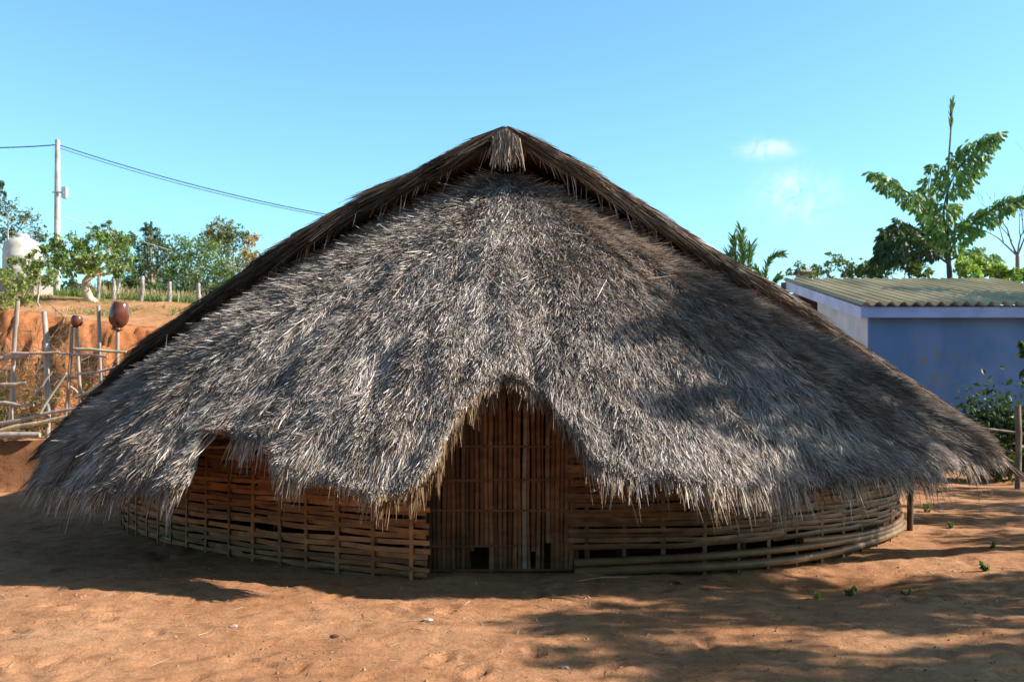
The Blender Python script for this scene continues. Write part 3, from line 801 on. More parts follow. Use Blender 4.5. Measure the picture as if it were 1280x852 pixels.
# ------------------------------------------------------------------ vegetation
def rand_dirs(n):
    v = rng.normal(0, 1, (n, 3)); return nrm(v)
def leaf_arrays(P, size, cols, updir=.5, aspect=.5, shape='diamond'):
    n = len(P)
    D = nrm(rand_dirs(n)+np.array([0, 0, -.25])); N = nrm(rand_dirs(n)+np.array([0, 0, updir]))
    S = nrm(np.cross(D, N)); L = size*(.6+.8*rng.random(n)); W = L*aspect
    up = nrm(np.cross(S, D))
    V = np.empty((n, 4, 3))
    V[:, 0] = P-D*(L*.5)[:, None]; V[:, 2] = P+D*(L*.5)[:, None]
    V[:, 1] = P+S*(W*.5)[:, None]+up*(L*.12)[:, None]; V[:, 3] = P-S*(W*.5)[:, None]+up*(L*.12)[:, None]
    Q = np.arange(n*4).reshape(n, 4)
    return V.reshape(-1, 3), Q, np.repeat(cols, 4, axis=0)
def clump_points(c, r, n):
    """leaves in sprays: twig centres over the clump, leaves round each twig"""
    nt = max(3, n//9)
    tw = rand_dirs(nt)*(rng.random((nt, 1))**.45)*np.array([r, r, r*.8])
    k = rng.integers(0, nt, n)
    return np.array(c)+tw[k]+rng.normal(0, 1, (n, 3))*r*.13
def tree(name, label, cat, base, clumps, leaf, col1, col2, n, group=None, trunk_r=.12, bark=(.30,.24,.19), bend=.2, fork=.45, accents=None, trunk_path=None, aspect=.5):
    bx, by = base; z0 = hz(bx, by)-.08
    t = empty(name, (bx, by, z0), label, cat, group)
    cs = [(Vector(c), r) for c, r in clumps]
    cen = sum((c for c, r in cs), Vector())/len(cs)
    f = Vector((bx, by, z0)).lerp(cen, fork)
    m = MB()
    if trunk_path: pts = [Vector(p) for p in trunk_path]; f = pts[-1]
    else:
        b0 = Vector((bx, by, z0)); pts = [b0, b0.lerp(f, .5)+Vector((random.uniform(-1,1)*bend, random.uniform(-1,1)*bend, 0)), f]
    m.tube(pts, list(np.linspace(trunk_r, trunk_r*.7, len(pts))), 8, bark)
    for c, r in cs:
        mid = f.lerp(c, .5)+Vector((random.uniform(-.2,.2), random.uniform(-.2,.2), random.uniform(-.1,.2)))*r
        m.tube([f, mid, c], [trunk_r*.55, trunk_r*.35, trunk_r*.12], 6, bark)
        for q in range(5):
            e = c+Vector(rand_dirs(1)[0])*r*.85; st = mid.lerp(c, random.uniform(.1, .9))
            m.tube([st, st.lerp(e, .5)+Vector((0,0,.06*r)), e], [trunk_r*.16, trunk_r*.1, trunk_r*.04], 4, bark)
    m.build('trunk', M_bark, t)
    tot = sum(r*r for c, r in cs); ar = []
    for i, (c, r) in enumerate(cs):
        k = max(20, int(n*r*r/tot)); Pp = clump_points(c, r, k)
        mixf = np.clip(rng.random((k, 1))*.8+random.uniform(-.2, .4), 0, 1)
        cc = np.array(col1)*(1-mixf)+np.array(col2)*mixf
        if accents and i in accents: cc = np.array(accents[i])*(.6+.7*rng.random((k, 1)))
        cc = cc*(.7+.6*rng.random((k, 1)))
        ar.append(leaf_arrays(Pp, leaf, cc, aspect=aspect))
    V, Q, C = join(ar)
    np_mesh('crown', V, Q, C, M_leaf, t)
    return t
def CL(Y, lst, dy=.6):
    return [(U(px, py, Y+random.uniform(-dy, dy)), r*Y/F) for px, py, r in lst]
D1, D2 = (.045,.085,.03), (.10,.16,.05)
HG = 'trees on the slope behind the cut bank'
tree('broadleaf_tree', 'slender pale stemmed tree with sparse foliage left of the water tank', 'tree', ((-5-640)*32/F, 32), CL(32, [(10,262,18),(30,275,20),(45,290,16),(15,300,18),(-10,285,25),(55,300,10)]), .11, (.10,.13,.07), (.20,.22,.12), 1500, HG, .07, (.55,.50,.45), .1, .55)
tree('bent_tree', 'small tree with a pale crooked trunk and leathery green leaves beside the utility pole', 'tree', ((113-640)*27/F, 27),
     CL(27, [(75,325,22),(100,310,22),(125,300,20),(145,322,20),(90,335,20),(120,330,22),(150,300,16),(72,305,14),(150,340,14)]), .14, (.09,.16,.045), (.23,.31,.10), 2100, HG, .14, (.58,.45,.33), .1, .5,
     trunk_path=[U(119,380,27), U(112,374,27), U(107,362,27), U(107,352,27), U(114,343,27)])
tree('bushy_tree', 'rounded mid green tree with thin pale stems behind the wooden posts', 'tree', ((236-640)*36/F, 36), CL(36, [(225,312,24),(250,318,26),(272,330,22),(240,340,24),(215,335,18),(280,345,16),(262,305,16)]), .12, (.085,.14,.045), (.18,.25,.09), 3400, HG, .12, (.5,.46,.4), .3, .35)
tree('evergreen_tree', 'tallest dark green conical tree in the row behind the bank', 'tree', ((190-640)*39/F, 39), CL(39, [(188,292,13),(180,305,16),(198,305,15),(205,320,16),(182,328,20),(200,345,22),(170,345,18),(186,285,9)]), .12, (.035,.07,.03), (.09,.14,.055), 3600, HG, .13)
tree('flowering_tree', 'tree with yellow brown tinted top clumps rising behind the bushy tree', 'tree', ((290-640)*42/F, 42), CL(42, [(262,292,14),(278,286,16),(296,292,14),(312,300,13),(312,320,14),(285,305,18),(300,330,16),(322,322,9),(270,300,14)]), .13, (.09,.13,.045), (.19,.22,.08), 2900, HG, .12, (.5,.45,.4), .2, .4,
     accents={0: (.30,.24,.08), 1: (.22,.22,.08), 3: (.42,.28,.08), 7: (.2,.22,.08), 4: (.34,.26,.09)})
tree('young_tree', 'open young tree with airy upright twigs between the bent tree and the evergreen', 'tree', ((150-640)*33/F, 33), CL(33, [(140,292,12),(152,305,14),(165,300,12),(148,325,14),(165,330,14),(135,282,8)]), .12, (.08,.13,.05), (.17,.21,.09), 1300, HG, .06, (.55,.5,.45), .1, .5)
tree('shade_tree', 'dark leafy tree filling the gap above the far posts', 'tree', ((222-640)*44/F, 44), CL(44, [(215,350,20),(240,355,22),(195,362,20),(270,355,20),(300,352,16),(160,358,18)]), .14, (.05,.09,.035), (.12,.17,.065), 3000, HG, .12)
tree('leafy_shrub', 'yellow green twiggy shrub at the left edge below the water tank', 'shrub', ((18-640)*21.5/F, 21.5), CL(21.5, [(5,345,14),(20,360,16),(38,350,12),(8,378,14),(34,375,12),(50,342,10)]), .11, (.13,.19,.05), (.26,.30,.09), 620, None, .025, (.4,.33,.22), .1, .3)
tree('leafy_shrub', 'thin leafy shrub in front of the foot of the water tank and the pole', 'shrub', ((52-640)*25/F, 25), CL(25, [(40,318,9),(52,330,12),(46,345,12),(62,350,12),(30,352,12),(58,312,8),(14,340,10),(70,340,10),(22,325,11),(36,335,12)]), .12, (.09,.15,.04), (.22,.28,.09), 1200, None, .03, (.45,.4,.33), .1, .4)
tree('overhanging_tree', 'tree with dark glossy leaves reaching in at the left edge above the tank', 'tree', ((-60-640)*24/F, 24), CL(24, [(-8,228,13),(0,245,10),(-30,240,26),(-45,280,28),(-60,230,24)]), .13, (.03,.06,.03), (.07,.11,.05), 900, None, .1, (.4,.35,.3), .1, .6)

UG = 'low shrubs behind the wooden posts'
for k_, (px, py, r_, lab) in enumerate(((92, 362, 13, 'low shrub between the utility pole and the bent trunk'), (136, 362, 13, 'low shrub right of the bent trunk behind the posts'), (166, 358, 14, 'low shrub behind the middle of the post row'), (196, 364, 14, 'low shrub under the evergreen tree'), (230, 366, 13, 'low shrub under the bushy tree'), (272, 366, 13, 'low shrub where the post row meets the roof edge'))):
    tree('shrub', lab, 'shrub', ((px-640)*34.5/F, 34.5), CL(34.5, [(px-8, py, r_), (px+10, py+3, r_*.9), (px+2, py-6, r_*.8)], .4), .13, (.05,.09,.03), (.15,.2,.07), 620, UG, .03, (.35,.3,.25), .1, .3)
# distant wood on the ridge: reads as one mass
n = 9000
yy = 62+rng.random(n)*50; xx = -75+rng.random(n)*75
Pp = np.stack([xx, yy, height(xx, yy)+rng.random(n)**.8*(2.4+2.2*fbm(xx, yy, .12, 14))], -1)
cc = np.array([.05,.09,.035])*(.6+.8*rng.random((n, 1)))
V, Q, C = leaf_arrays(Pp, .9, cc)
tag(np_mesh('woods', V, Q, C, M_leaf), 'low far off wood along the top of the slope', 'woods', kind='stuff')
n = 14000
yy = 40+rng.random(n)*60; xx = 2+rng.random(n)*70
Pp = np.stack([xx, yy, height(xx, yy)+rng.random(n)**.8*(3.0+1.5*fbm(xx, yy, .12, 15))], -1)
cc = np.array([.06,.11,.04])*(.6+.8*rng.random((n, 1)))
V, Q, C = leaf_arrays(Pp, .8, cc)
tag(np_mesh('woods', V, Q, C, M_leaf), 'hazy green scrub far behind the blue building', 'woods', kind='stuff')

# grass strips and dry brush
def grass(name, label, xs, ys, n, h, c1, c2, keep=None, w=.012):
    x = xs[0]+(xs[1]-xs[0])*rng.random(n); y = ys[0]+(ys[1]-ys[0])*rng.random(n)
    if keep is not None:
        k = keep(x, y); x, y = x[k], y[k]; n = len(x)
    Pp = np.stack([x, y, height(x, y)-.02], -1)
    D = nrm(np.stack([rng.normal(0, .3, n), rng.normal(0, .3, n), np.ones(n)], -1)); N = nrm(np.cross(D, rand_dirs(n)))
    f = rng.random((n, 1)); cc = (np.array(c1)*(1-f)+np.array(c2)*f)*(.7+.6*rng.random((n, 1)))
    V, Q, C = blades(Pp, D, N, h*(.4+.8*rng.random(n)), w*(.6+.8*rng.random(n)), h*.3*rng.random(n), 0*x, 0*x, cc)
    return tag(np_mesh(name, V, Q, C, M_leaf), label, 'grass', kind='stuff')
grass('grass', 'rough green grass along the foot of the far posts', (-16, -6), (27.2, 31), 12000, .26, (.06,.12,.03), (.16,.22,.06), lambda x, y: (y > 29.4+fbm(x, y, .6, 3)*2.5) & (fbm(x, y, 1.1, 33) > -.12), .025)
grass('grass', 'straw coloured dry grass beyond the far posts', (-16, -6), (31, 38), 11000, .5, (.30,.24,.13), (.42,.34,.2), lambda x, y: fbm(x, y, .35, 4) > -.08, .035)
grass('grass', 'thin yellowish turf on the yard above the cut bank', (-15, -6), (21.5, 29), 9000, .10, (.22,.2,.08), (.20,.24,.08), lambda x, y: fbm(x, y, .5, 5) > .02, .02)
n = 4200                                                             # tangle of dry twigs behind the rail fence
x = -10.2+4.6*rng.random(n); y = 16.9+2.1*rng.random(n)
keepm = rng.random(n) < np.interp(x, [-10, -8.4, -7.4, -6], [1, .9, .3, .03]); x, y = x[keepm], y[keepm]; n = len(x)
Pp = np.stack([x, y, height(x, y)+rng.random(n)**1.3*1.5], -1)
D = nrm(rand_dirs(n)+np.array([0, 0, .5])); N = nrm(np.cross(D, rand_dirs(n)))
cc = np.array([.24,.17,.11])*(.35+.95*rng.random((n, 1)))
A = blades(Pp, D, N, .2+.45*rng.random(n), .007+.006*rng.random(n), .08*rng.random(n), .08*rng.random(n), rng.random(n)*3, cc)
k = 2600
x2 = -10.2+4.4*rng.random(k); y2 = 16.8+1.8*rng.random(k)
kk = fbm(x2, y2, 1.1, 16) > -.02; x2, y2 = x2[kk], y2[kk]; k = len(x2)
Pp = np.stack([x2, y2, height(x2, y2)+rng.random(k)**1.6*1.0], -1)
f = rng.random((k, 1)); cc = np.array([.08,.15,.04])*(1-f)+np.array([.20,.24,.09])*f
Bm = leaf_arrays(Pp, .09, cc)
V, Q, C = join([A, Bm])
tag(np_mesh('undergrowth', V, Q, C, M_leaf), 'dry brown twigs and weeds tangled behind the rail fence', 'undergrowth', kind='stuff')

# ---- right side: fishtail palm, bushes, bare tree, small palms
def rachis(pts, m=26):
    e = [pts[0]*2-pts[1]]+pts+[pts[-1]*2-pts[-2]]; out = []
    for i in range(len(pts)-1):
        p0, p1, p2, p3 = e[i:i+4]
        for k in range(m//(len(pts)-1)):
            t = k/(m//(len(pts)-1)); out.append(.5*((2*p1)+(p2-p0)*t+(2*p0-5*p1+4*p2-p3)*t*t+(3*p1-p0-3*p2+p3)*t**3))
    out.append(pts[-1]); return out
def fishtail_frond(parent, pxpts, Y, wid, c1, c2, start=.2):
    pts = rachis([U(px, py, Y+dy) for px, py, dy in pxpts], 30); n = len(pts)
    f = MB(); f.tube(pts, list(np.linspace(.035, .008, n)), 5, (.08,.12,.04))
    fo = f.build('frond', M_leaf, parent)
    Vs, Qs, Cs = [], [], []; o = 0
    for i in range(int(n*start), n):
        if random.random() < .12: continue
        d = (pts[min(i+1, n-1)]-pts[max(i-1, 0)]).normalized()
        side = d.cross(Vector((0, -.75, .6))).normalized()
        k = i/(n-1); ln = wid*math.sin(PI*min(max((k-start)/(1-start), 0)*.80+.16, 1))
        for sgn in (-1, 1):
            bd = (side*sgn+d*.55+Vector((0, random.uniform(-.5,.5), -.25))).normalized()
            m = max(4, int(ln/.042))
            for q in range(m):
                p = pts[i]+bd*ln*(q+.4)/m+Vector((random.gauss(0,.02), random.gauss(0,.05), -.05*(q/m)**2*ln))
                for s2 in (-1, 1):
                    ld = (bd*.45+d*s2*.5+Vector((random.gauss(0,.25), random.gauss(0,.25), -1.0+random.gauss(0,.25)))).normalized()
                    w = ld.cross(Vector((random.gauss(0,.4), -1, random.gauss(0,.4)))).normalized(); L = random.uniform(.13, .30)
                    a = p; V4 = [a, a+ld*L*.75-w*L*.20, a+ld*L*(1.05), a+ld*L*.65+w*L*.17]
                    Vs += [tuple(v) for v in V4]; Qs.append((o, o+1, o+2, o+3)); o += 4
                    ff = random.random(); g = random.uniform(.7, 1.3)
                    Cs += [tuple((c1[z]*(1-ff)+c2[z]*ff)*g for z in range(3))]*4
    np_mesh('leaflets', np.array(Vs), np.array(Qs), np.array(Cs), M_leaf, fo)
def fishtail():
    Y = 28.5; base = U(1187, 345, Y); base.z = hz(base.x, Y)-.1
    t = empty('fishtail_palm', base, 'tall fishtail palm with ragged arching fronds and an upright spear behind the blue building', 'palm')
    m = MB(); m.tube([base, U(1187, 420, Y), U(1187, 345, Y), U(1184, 300, Y)], [.11,.10,.08,.06], 9, (.09,.085,.06)); m.build('trunk', M_bark, t)
    a, b = (.07,.15,.04), (.18,.31,.08)
    fishtail_frond(t, [(1184,318,0),(1168,280,.2),(1140,245,.4),(1108,226,.5),(1088,215,.5)], Y, .36, a, b, .12)
    fishtail_frond(t, [(1186,312,0),(1180,262,-.1),(1194,218,-.2),(1222,186,-.3),(1248,166,-.3)], Y, .52, a, b, .10)
    fishtail_frond(t, [(1186,320,0),(1200,292,-.2),(1225,272,-.3),(1256,254,-.4),(1290,240,-.4)], Y, .36, a, b, .05)
    fishtail_frond(t, [(1184,322,0),(1172,300,.4),(1166,275,.8),(1160,245,1.0),(1165,205,1.2)], Y+.3, .34, (.04,.09,.03), b, .1)
    fishtail_frond(t, [(1186,330,0),(1160,312,.3),(1135,300,.5),(1112,312,.5),(1090,335,.6)], Y, .55, (.03,.06,.025), (.07,.11,.04), .15)
    fishtail_frond(t, [(1184,326,0),(1165,300,.3),(1140,285,.6),(1118,288,.7),(1100,305,.8)], Y+.4, .5, (.03,.06,.025), (.07,.12,.04), .2)
    fishtail_frond(t, [(1187,325,0),(1205,318,.0),(1225,318,.1),(1245,330,.2),(1255,345,.2)], Y, .4, (.10,.19,.05), (.2,.32,.08), .2)
    m = MB(); m.tube([U(1184,300,Y), U(1184,250,Y), U(1186,200,Y), U(1189,156,Y)], [.04,.032,.026,.022], 6, (.16,.12,.09))
    sp = m.build('spear', M_bark, t)
    q = []
    n = 60; z = rng.random(n); 
    Pp = np.array([U(1188+2*v, 164-34*v, Y) for v in z]); D = nrm(np.stack([rng.normal(0,.18,n), rng.normal(0,.18,n), np.ones(n)], -1))
    V, Q, C = blades(Pp, D, np.tile([0,-1.,0],(n,1)), .15+.15*rng.random(n), .03+.03*rng.random(n), 0*z, 0*z, rng.normal(0,.6,n), np.array([.12,.17,.06])*(.7+.6*rng.random((n,1))))
    np_mesh('spear_leaf', V, Q, C, M_leaf, sp)
fishtail()
def small_palm(base, Y, fronds, label):
    b = U(base[0], base[1], Y); b.z = hz(b.x, Y)-.1
    t = empty('young_palm', b, label, 'palm', 'young palms showing above the right roof slope')
    m = MB(); top = U(base[0], base[1], Y); m.tube([b, (b+top)/2, top], [.10,.08,.05], 7, (.22,.2,.13)); m.build('trunk', M_bark, t)
    for fr, ln in fronds:
        pts = rachis([U(px, py, Y) for px, py in fr], 24); n = len(pts)
        f = MB(); f.tube(pts, list(np.linspace(.02, .005, n)), 5, (.16,.2,.08)); fo = f.build('frond', M_leaf, t)
        Pp, Dd = [], []
        for i in range(5, n):
            d = (pts[min(i+1, n-1)]-pts[i-1]).normalized(); side = d.cross(Vector((0, -1, .2))).normalized()
            for sg_ in (-1, 1):
                for _ in range(2):
                    Pp.append(pts[i]); Dd.append((d*1.0+side*sg_*random.uniform(.25,.6)+Vector((0,random.gauss(0,.3),-.1))).normalized())
        k = len(Pp); Pp = np.array(Pp); Dd = np.array(Dd); ff = rng.random((k, 1))
        V, Q, C = blades(Pp, Dd, np.tile([0,-1.,.1],(k,1)), ln*(.5+.6*rng.random(k)), .03+.02*rng.random(k), 0*ff[:,0], .08*rng.random(k), rng.normal(0,.6,k), np.array([.07,.13,.035])*(1-ff)+np.array([.17,.24,.07])*ff, .15)
        np_mesh('leaflets', V, Q, C, M_leaf, fo)
small_palm((926, 375), 25, [([(924,370),(920,335),(916,296)], .35), ([(927,370),(928,330),(927,290)], .4), ([(929,370),(934,340),(938,308)], .35), ([(925,370),(915,350),(911,318)], .3)], 'young palm with upright green leaves above the right roof slope')
small_palm((960, 378), 27, [([(957,375),(956,345),(963,322),(978,316)], .28), ([(958,375),(952,350),(945,336)], .25), ([(959,375),(966,355),(974,345)], .25)], 'smaller palm with one frond bent over to the right beside the blue building')
RG = 'bushes behind the blue building'
tree('bush', 'airy thin twigged bush left of the corrugated roof top', 'bush', ((1010-640)*30/F, 30), CL(30, [(1000,335,12),(1018,340,12),(1040,325,14),(1055,335,14),(1030,342,14),(988,340,8)]), .12, (.09,.14,.05), (.2,.26,.1), 620, RG, .05, (.35,.3,.25), .1, .6)
tree('bush', 'dense dark bush under the left fronds of the fishtail palm', 'bush', ((1120-640)*32/F, 32), CL(32, [(1085,338,16),(1110,330,18),(1140,330,18),(1065,342,12),(1150,340,14),(1095,345,14)]), .13, (.05,.09,.03), (.14,.2,.06), 2600, RG, .06)
tree('bush', 'bright yellow green bush right of the fishtail palm trunk', 'bush', ((1225-640)*27.5/F, 27.5), CL(27.5, [(1205,335,14),(1225,330,15),(1248,340,14),(1215,345,14),(1270,345,12)]), .15, (.16,.27,.06), (.30,.42,.10), 1300, RG, .05)
tree('bush', 'large leaved green bush at the right edge above the roof', 'bush', ((1275-640)*27/F, 27), CL(27, [(1268,350,9),(1280,344,10),(1295,345,16)]), .17, (.10,.2,.05), (.22,.34,.08), 260, RG, .05)
def bare_tree():
    Y = 33; b = U(1272, 345, Y); b.z = hz(b.x, Y)-.1
    t = empty('bare_tree', b, 'leafless tree with fine grey branches at the right edge behind the palm', 'tree')
    m = MB()
    def br(p, d, L, r, dep):
        e = p+d*L; mid = p.lerp(e, .5)+Vector((random.uniform(-.06,.06), random.uniform(-.06,.06), 0))*L
        m.tube([p, mid, e], [r, r*.8, r*.6], 5, (.26,.20,.18), caps=False)
        if dep == 0: return
        for k in range(2 if dep > 1 else 3):
            nd = (d+Vector((random.uniform(-.7,.7), random.uniform(-.5,.5), random.uniform(-.15,.5)))).normalized()
            br(e if k == 0 else p.lerp(e, random.uniform(.5,.95)), nd, L*random.uniform(.6,.85), r*.6, dep-1)
    top = U(1272, 320, Y); m.tube([b, top], [.10, .07], 7, (.26,.2,.18))
    for px, py in ((1255, 275), (1278, 285), (1240, 290), (1290, 250)):
        d = (U(px, py, Y)-top); br(top, d.normalized(), d.length*.75, .035, 4)
    m.build('trunk', M_bark, t)
bare_tree()
# tiny far roof
fh = empty('distant_hut', U(1003, 360, 38), 'tiny grey roofed hut far away left of the blue building', 'hut')
fh.location.z = hz(fh.location.x, 38)
m = MB(); a, b = U(996, 336, 38), U(1013, 341, 38)
m.box((a.x+.08, 37.6, fh.location.z), (b.x-.08, 38.4, b.z-.02), (.3,.27,.25)); m.build('wall', M_plain, fh)
m = MB(); m.hexa([(a.x-.05,37.3,b.z-.02),(b.x+.05,37.3,b.z-.02),(b.x+.05,38.7,b.z-.02),(a.x-.05,38.7,b.z-.02),(a.x+.1,37.9,a.z+.05),(b.x-.15,37.9,a.z+.05),(b.x-.15,38.1,a.z+.05),(a.x+.1,38.1,a.z+.05)], (.38,.33,.33)); m.build('roof', M_plain, fh)

# shaded plants and fence in front of the blue wall
def stem_plant(px, py, Y, hpx, nl, leaf, label, group, c1=(.05,.09,.03), c2=(.12,.18,.06), spread=.5, name='leafy_plant'):
    b = U(px, py, Y); b.z = hz(b.x, Y)-.02
    t = empty(name, b, label, 'plant', group)
    h = hpx*Y/F; m = MB(); tips = []
    for k in range(max(2, nl//30)):
        e = b+Vector((random.gauss(0, spread*.4*h), random.gauss(0, spread*.3*h), h*random.uniform(.6, 1)))
        m.tube([b, b.lerp(e, .5)+Vector((0,0,.04*h)), e], [.012, .008, .004], 5, (.12,.13,.06)); tips.append(e)
    m.build('stem', M_bark, t)
    ti = np.array([tuple(v) for v in tips])[rng.integers(0, len(tips), nl)]
    u = .25+.8*rng.random((nl, 1)); Pp = np.array(b)*(1-u)+ti*u+rng.normal(0, 1, (nl, 3))*h*.09
    ff = rng.random((nl, 1)); cc = np.array(c1)*(1-ff)+np.array(c2)*ff
    V, Q, C = leaf_arrays(Pp, leaf, cc); np_mesh('leaves', V, Q, C, M_leaf, t)
    return t
PG = 'plants along the blue wall'
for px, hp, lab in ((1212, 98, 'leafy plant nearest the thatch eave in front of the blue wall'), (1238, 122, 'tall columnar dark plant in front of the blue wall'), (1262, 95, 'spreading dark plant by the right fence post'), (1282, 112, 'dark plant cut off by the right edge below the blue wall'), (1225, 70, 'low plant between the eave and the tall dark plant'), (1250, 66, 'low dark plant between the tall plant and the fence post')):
    stem_plant(px, 600, 17.5+random.uniform(-.5,.5), hp, 620, .13, lab, PG, (.025,.05,.018), (.06,.10,.03), spread=.38)  # leaf colours darkened to stand in for shade
tree('broadleaf_sapling', 'sapling whose broad drooping leaves enter at the right edge against the blue wall', 'sapling', ((1320-640)*17/F, 17), CL(17, [(1278,433,7),(1284,470,8),(1300,450,22),(1315,480,20)]), .26, (.05,.09,.03), (.10,.15,.05), 150, None, .05, (.3,.25,.2), .05, .6, aspect=.3)
rf = empty('rail_fence', U(1270, 600, 16.5), 'shaded wooden rail fence at the right edge in front of the plants', 'fence')
rf.location.z = 0
for px in (1272, 1340):
    m = MB(); p = U(px, 500, 16.4); m.tube([(p.x,16.4,-.1),(p.x+.02,16.4,.8),(p.x,16.4,1.35)], .05, 7, (.22,.17,.14)); m.build('post', M_wood, rf)
for (a, b) in (((1205,532),(1345,552)), ((1215,556),(1345,580))):
    m = MB(); m.tube([U(*a,16.5), U((a[0]+b[0])/2,(a[1]+b[1])/2-1,16.5), U(*b,16.5)], .022, 6, (.32,.26,.23)); m.build('rail', M_wood, rf)

# ------------------------------------------------------------------ left side: fence, jars, pole, tank
lf = empty('stick_fence', U(60, 550, 16.8), 'rough stick fence of leaning posts and pale rails on the terrace left of the house', 'fence')
lf.location.z = .78
PALE, GREYW = (.52,.42,.32), (.42,.36,.31)
for (x0, y0, x1, y1, r) in ((22,376,11,548,.045),(55,389,60,548,.05),(95,410,103,545,.036),(90,408,82,545,.032),(123,382,128,540,.036),(147,412,150,540,.036)):
    m = MB(); a, b = U(x0, y0, 16.8), U(x1, y1, 16.8)
    b.z = hz(b.x, 16.8)-.15
    mid = a.lerp(b, .5)+Vector((random.uniform(-.03,.03), 0, 0))
    m.tube([b, b.lerp(mid,.5)+Vector((random.uniform(-.02,.02),0,0)), mid, a.lerp(mid,.5)+Vector((random.uniform(-.02,.02),0,0)), a], [r, r*1.05, r*.93, r*.97, r*.85], 8, GREYW if random.random() < .6 else (.46,.36,.28))
    m.build('post', M_wood, lf)
for (x0, y0, x1, y1, r, dy) in ((-12,448,36,443,.05,-.07),(14,441,75,440,.032,-.09),(70,440,134,446,.028,-.08),(92,436,158,440,.034,-.12),(98,467,178,454,.03,-.08),(65,473,150,469,.028,.06),(-10,483,33,478,.045,-.07),(-10,504,42,506,.04,-.08),(-12,531,96,510,.042,-.1),(-12,542,84,520,.05,-.13),(43,495,66,464,.03,-.09),(50,516,83,466,.032,-.13),(94,497,142,474,.032,-.11),(88,483,97,491,.026,-.1)):
    r *= .78; m = MB(); a, b = U(x0, y0, 16.8+dy), U(x1, y1, 16.8+dy)
    m.tube([a, a.lerp(b,.33)+Vector((0,0,random.uniform(-.02,.025))), a.lerp(b,.66)+Vector((0,0,random.uniform(-.02,.025))), b], [r, r*.97, r*.9, r*.8], 8, tuple(c*random.uniform(.85,1.1) for c in PALE))
    m.build('rail', M_wood, lf)
m = MB(); a, b = U(-30, 547, 16.25), U(50, 543, 16.25); m.tube([a, a.lerp(b,.5)+Vector((0,0,.02)), b], [.05,.055,.045], 9, (.45,.38,.32))
tag(m.build('fallen_log', M_wood), 'pale log lying on the edge of the low earth terrace under the fence', 'log')
def jar(pos, H, rmax, tilt, label):
    t = empty('clay_jar', pos, label, 'jar', 'jars upturned on fence posts')
    prof = [(.46,-.02),(.54,.0),(.54,.05),(.46,.09),(.58,.14),(.84,.23),(.97,.36),(1.0,.50),(.96,.66),(.87,.82),(.77,.94),(.70,.985),(.62,1.0),(0,1.0)]
    mt = Matrix.Translation(pos) @ Matrix.Rotation(tilt, 4, 'Y')
    m = MB(); m.lathe([(r*rmax, z*H) for r, z in prof[3:]], mt, 28, (.15,.045,.024)); m.build('body', M_jar, t)
    m = MB(); m.lathe([(.24*rmax,-.03*H)]+[(r*rmax, z*H) for r, z in prof[:4]]+[(.2*rmax,.09*H)], mt, 28, (.12,.04,.024)); m.build('mouth_rim', M_jar, t)
jar(U(146,412,16.8), .47, .165, R(9), 'large glossy brown jar upside down on the right fence post')
jar(U(94,409,16.8), .20, .10, R(12), 'small brown jar upside down on the double fence post')

# utility pole with its lines
pl = empty('utility_pole', U(71, 362, 31), 'tall grey utility pole with a small box on the slope at the left', 'pole')
pl.location.z = hz(pl.location.x, 31)-.05
pb_ = Vector(pl.location); ptop = U(72, 175, 31)
m = MB(); m.tube([pb_, pb_.lerp(ptop,.5), ptop], [.10,.09,.075], 10, (.50,.46,.42)); m.build('shaft', M_wood, pl)
m = MB(); a = U(79, 240, 31); m.box((a.x-.07, 31.02, a.z-.17), (a.x+.07, 31.2, a.z+.17), (.42,.50,.66)); m.build('junction_box', M_plain, pl)
m = MB(); a = U(67, 241, 31); m.box((a.x, 30.9, a.z-.02), (a.x+.35, 30.94, a.z+.02), (.3,.3,.32)); m.build('bracket', M_plain, pl)
def wire(p, q, sag, label, r=.012, c=(.05,.05,.07)):
    m = MB(); pts = [p.lerp(q, t)-Vector((0,0,4*sag*t*(1-t))) for t in np.linspace(0, 1, 40)]
    m.tube(pts, r, 5, c); return tag(m.build('power_line', M_plain), label, 'cable', 'overhead lines')
hp = U(560, 290, 34)
wire(U(71,181,31), U(-160,176,31), .15, 'overhead line leaving the pole top towards the left edge', .018)
wire(U(73,181,31), hp, .36, 'thick overhead line from the pole top down behind the roof', .015)
wire(U(73,184,31)+Vector((0,0,-.02)), hp-Vector((0,0,.04)), .37, 'second overhead line just under the thick one from the pole top', .010)
wire(U(74,268,31), U(330,342,40), .12, 'thin pale overhead line passing in front of the slope trees', .010, (.35,.35,.38))
h2 = empty('utility_pole', (hp.x, hp.y, hz(hp.x, hp.y)-.1), 'grey utility pole standing hidden behind the thatched house', 'pole')
m = MB(); m.tube([h2.location, hp+Vector((0,0,.15))], [.1,.07], 9, (.5,.46,.42)); m.build('shaft', M_wood, h2)

tk = empty('water_tank', U(28, 352, 29), 'pale round water tank on a raised base at the left edge', 'tank')
c0 = U(28, 350, 29); bz = hz(c0.x, 29); tk.location = (c0.x, 29, c0.z)
s_ = 29/F
m = MB(); prof = [(0,0),(25,0),(25.5,1),(25,10),(25.4,11),(25.4,13),(24.8,14),(24.6,26),(25,27),(25,29),(24.4,30),(24,40),(22,46),(14,51),(8,53)]
m.lathe([(r*s_*.92, z*s_) for r, z in prof], Matrix.Translation((c0.x,29,c0.z)), 30, (.56,.52,.47)); m.build('body', M_plain, tk)
m = MB(); m.lathe([(8.2*s_,52*s_),(8.2*s_,56*s_),(6*s_,57.5*s_),(0,58*s_)], Matrix.Translation((c0.x,29,c0.z)), 20, (.5,.47,.43)); m.build('lid', M_plain, tk)
tb = empty('tank_stand', (c0.x, 29, bz), 'low masonry stand carrying the pale water tank', 'stand')
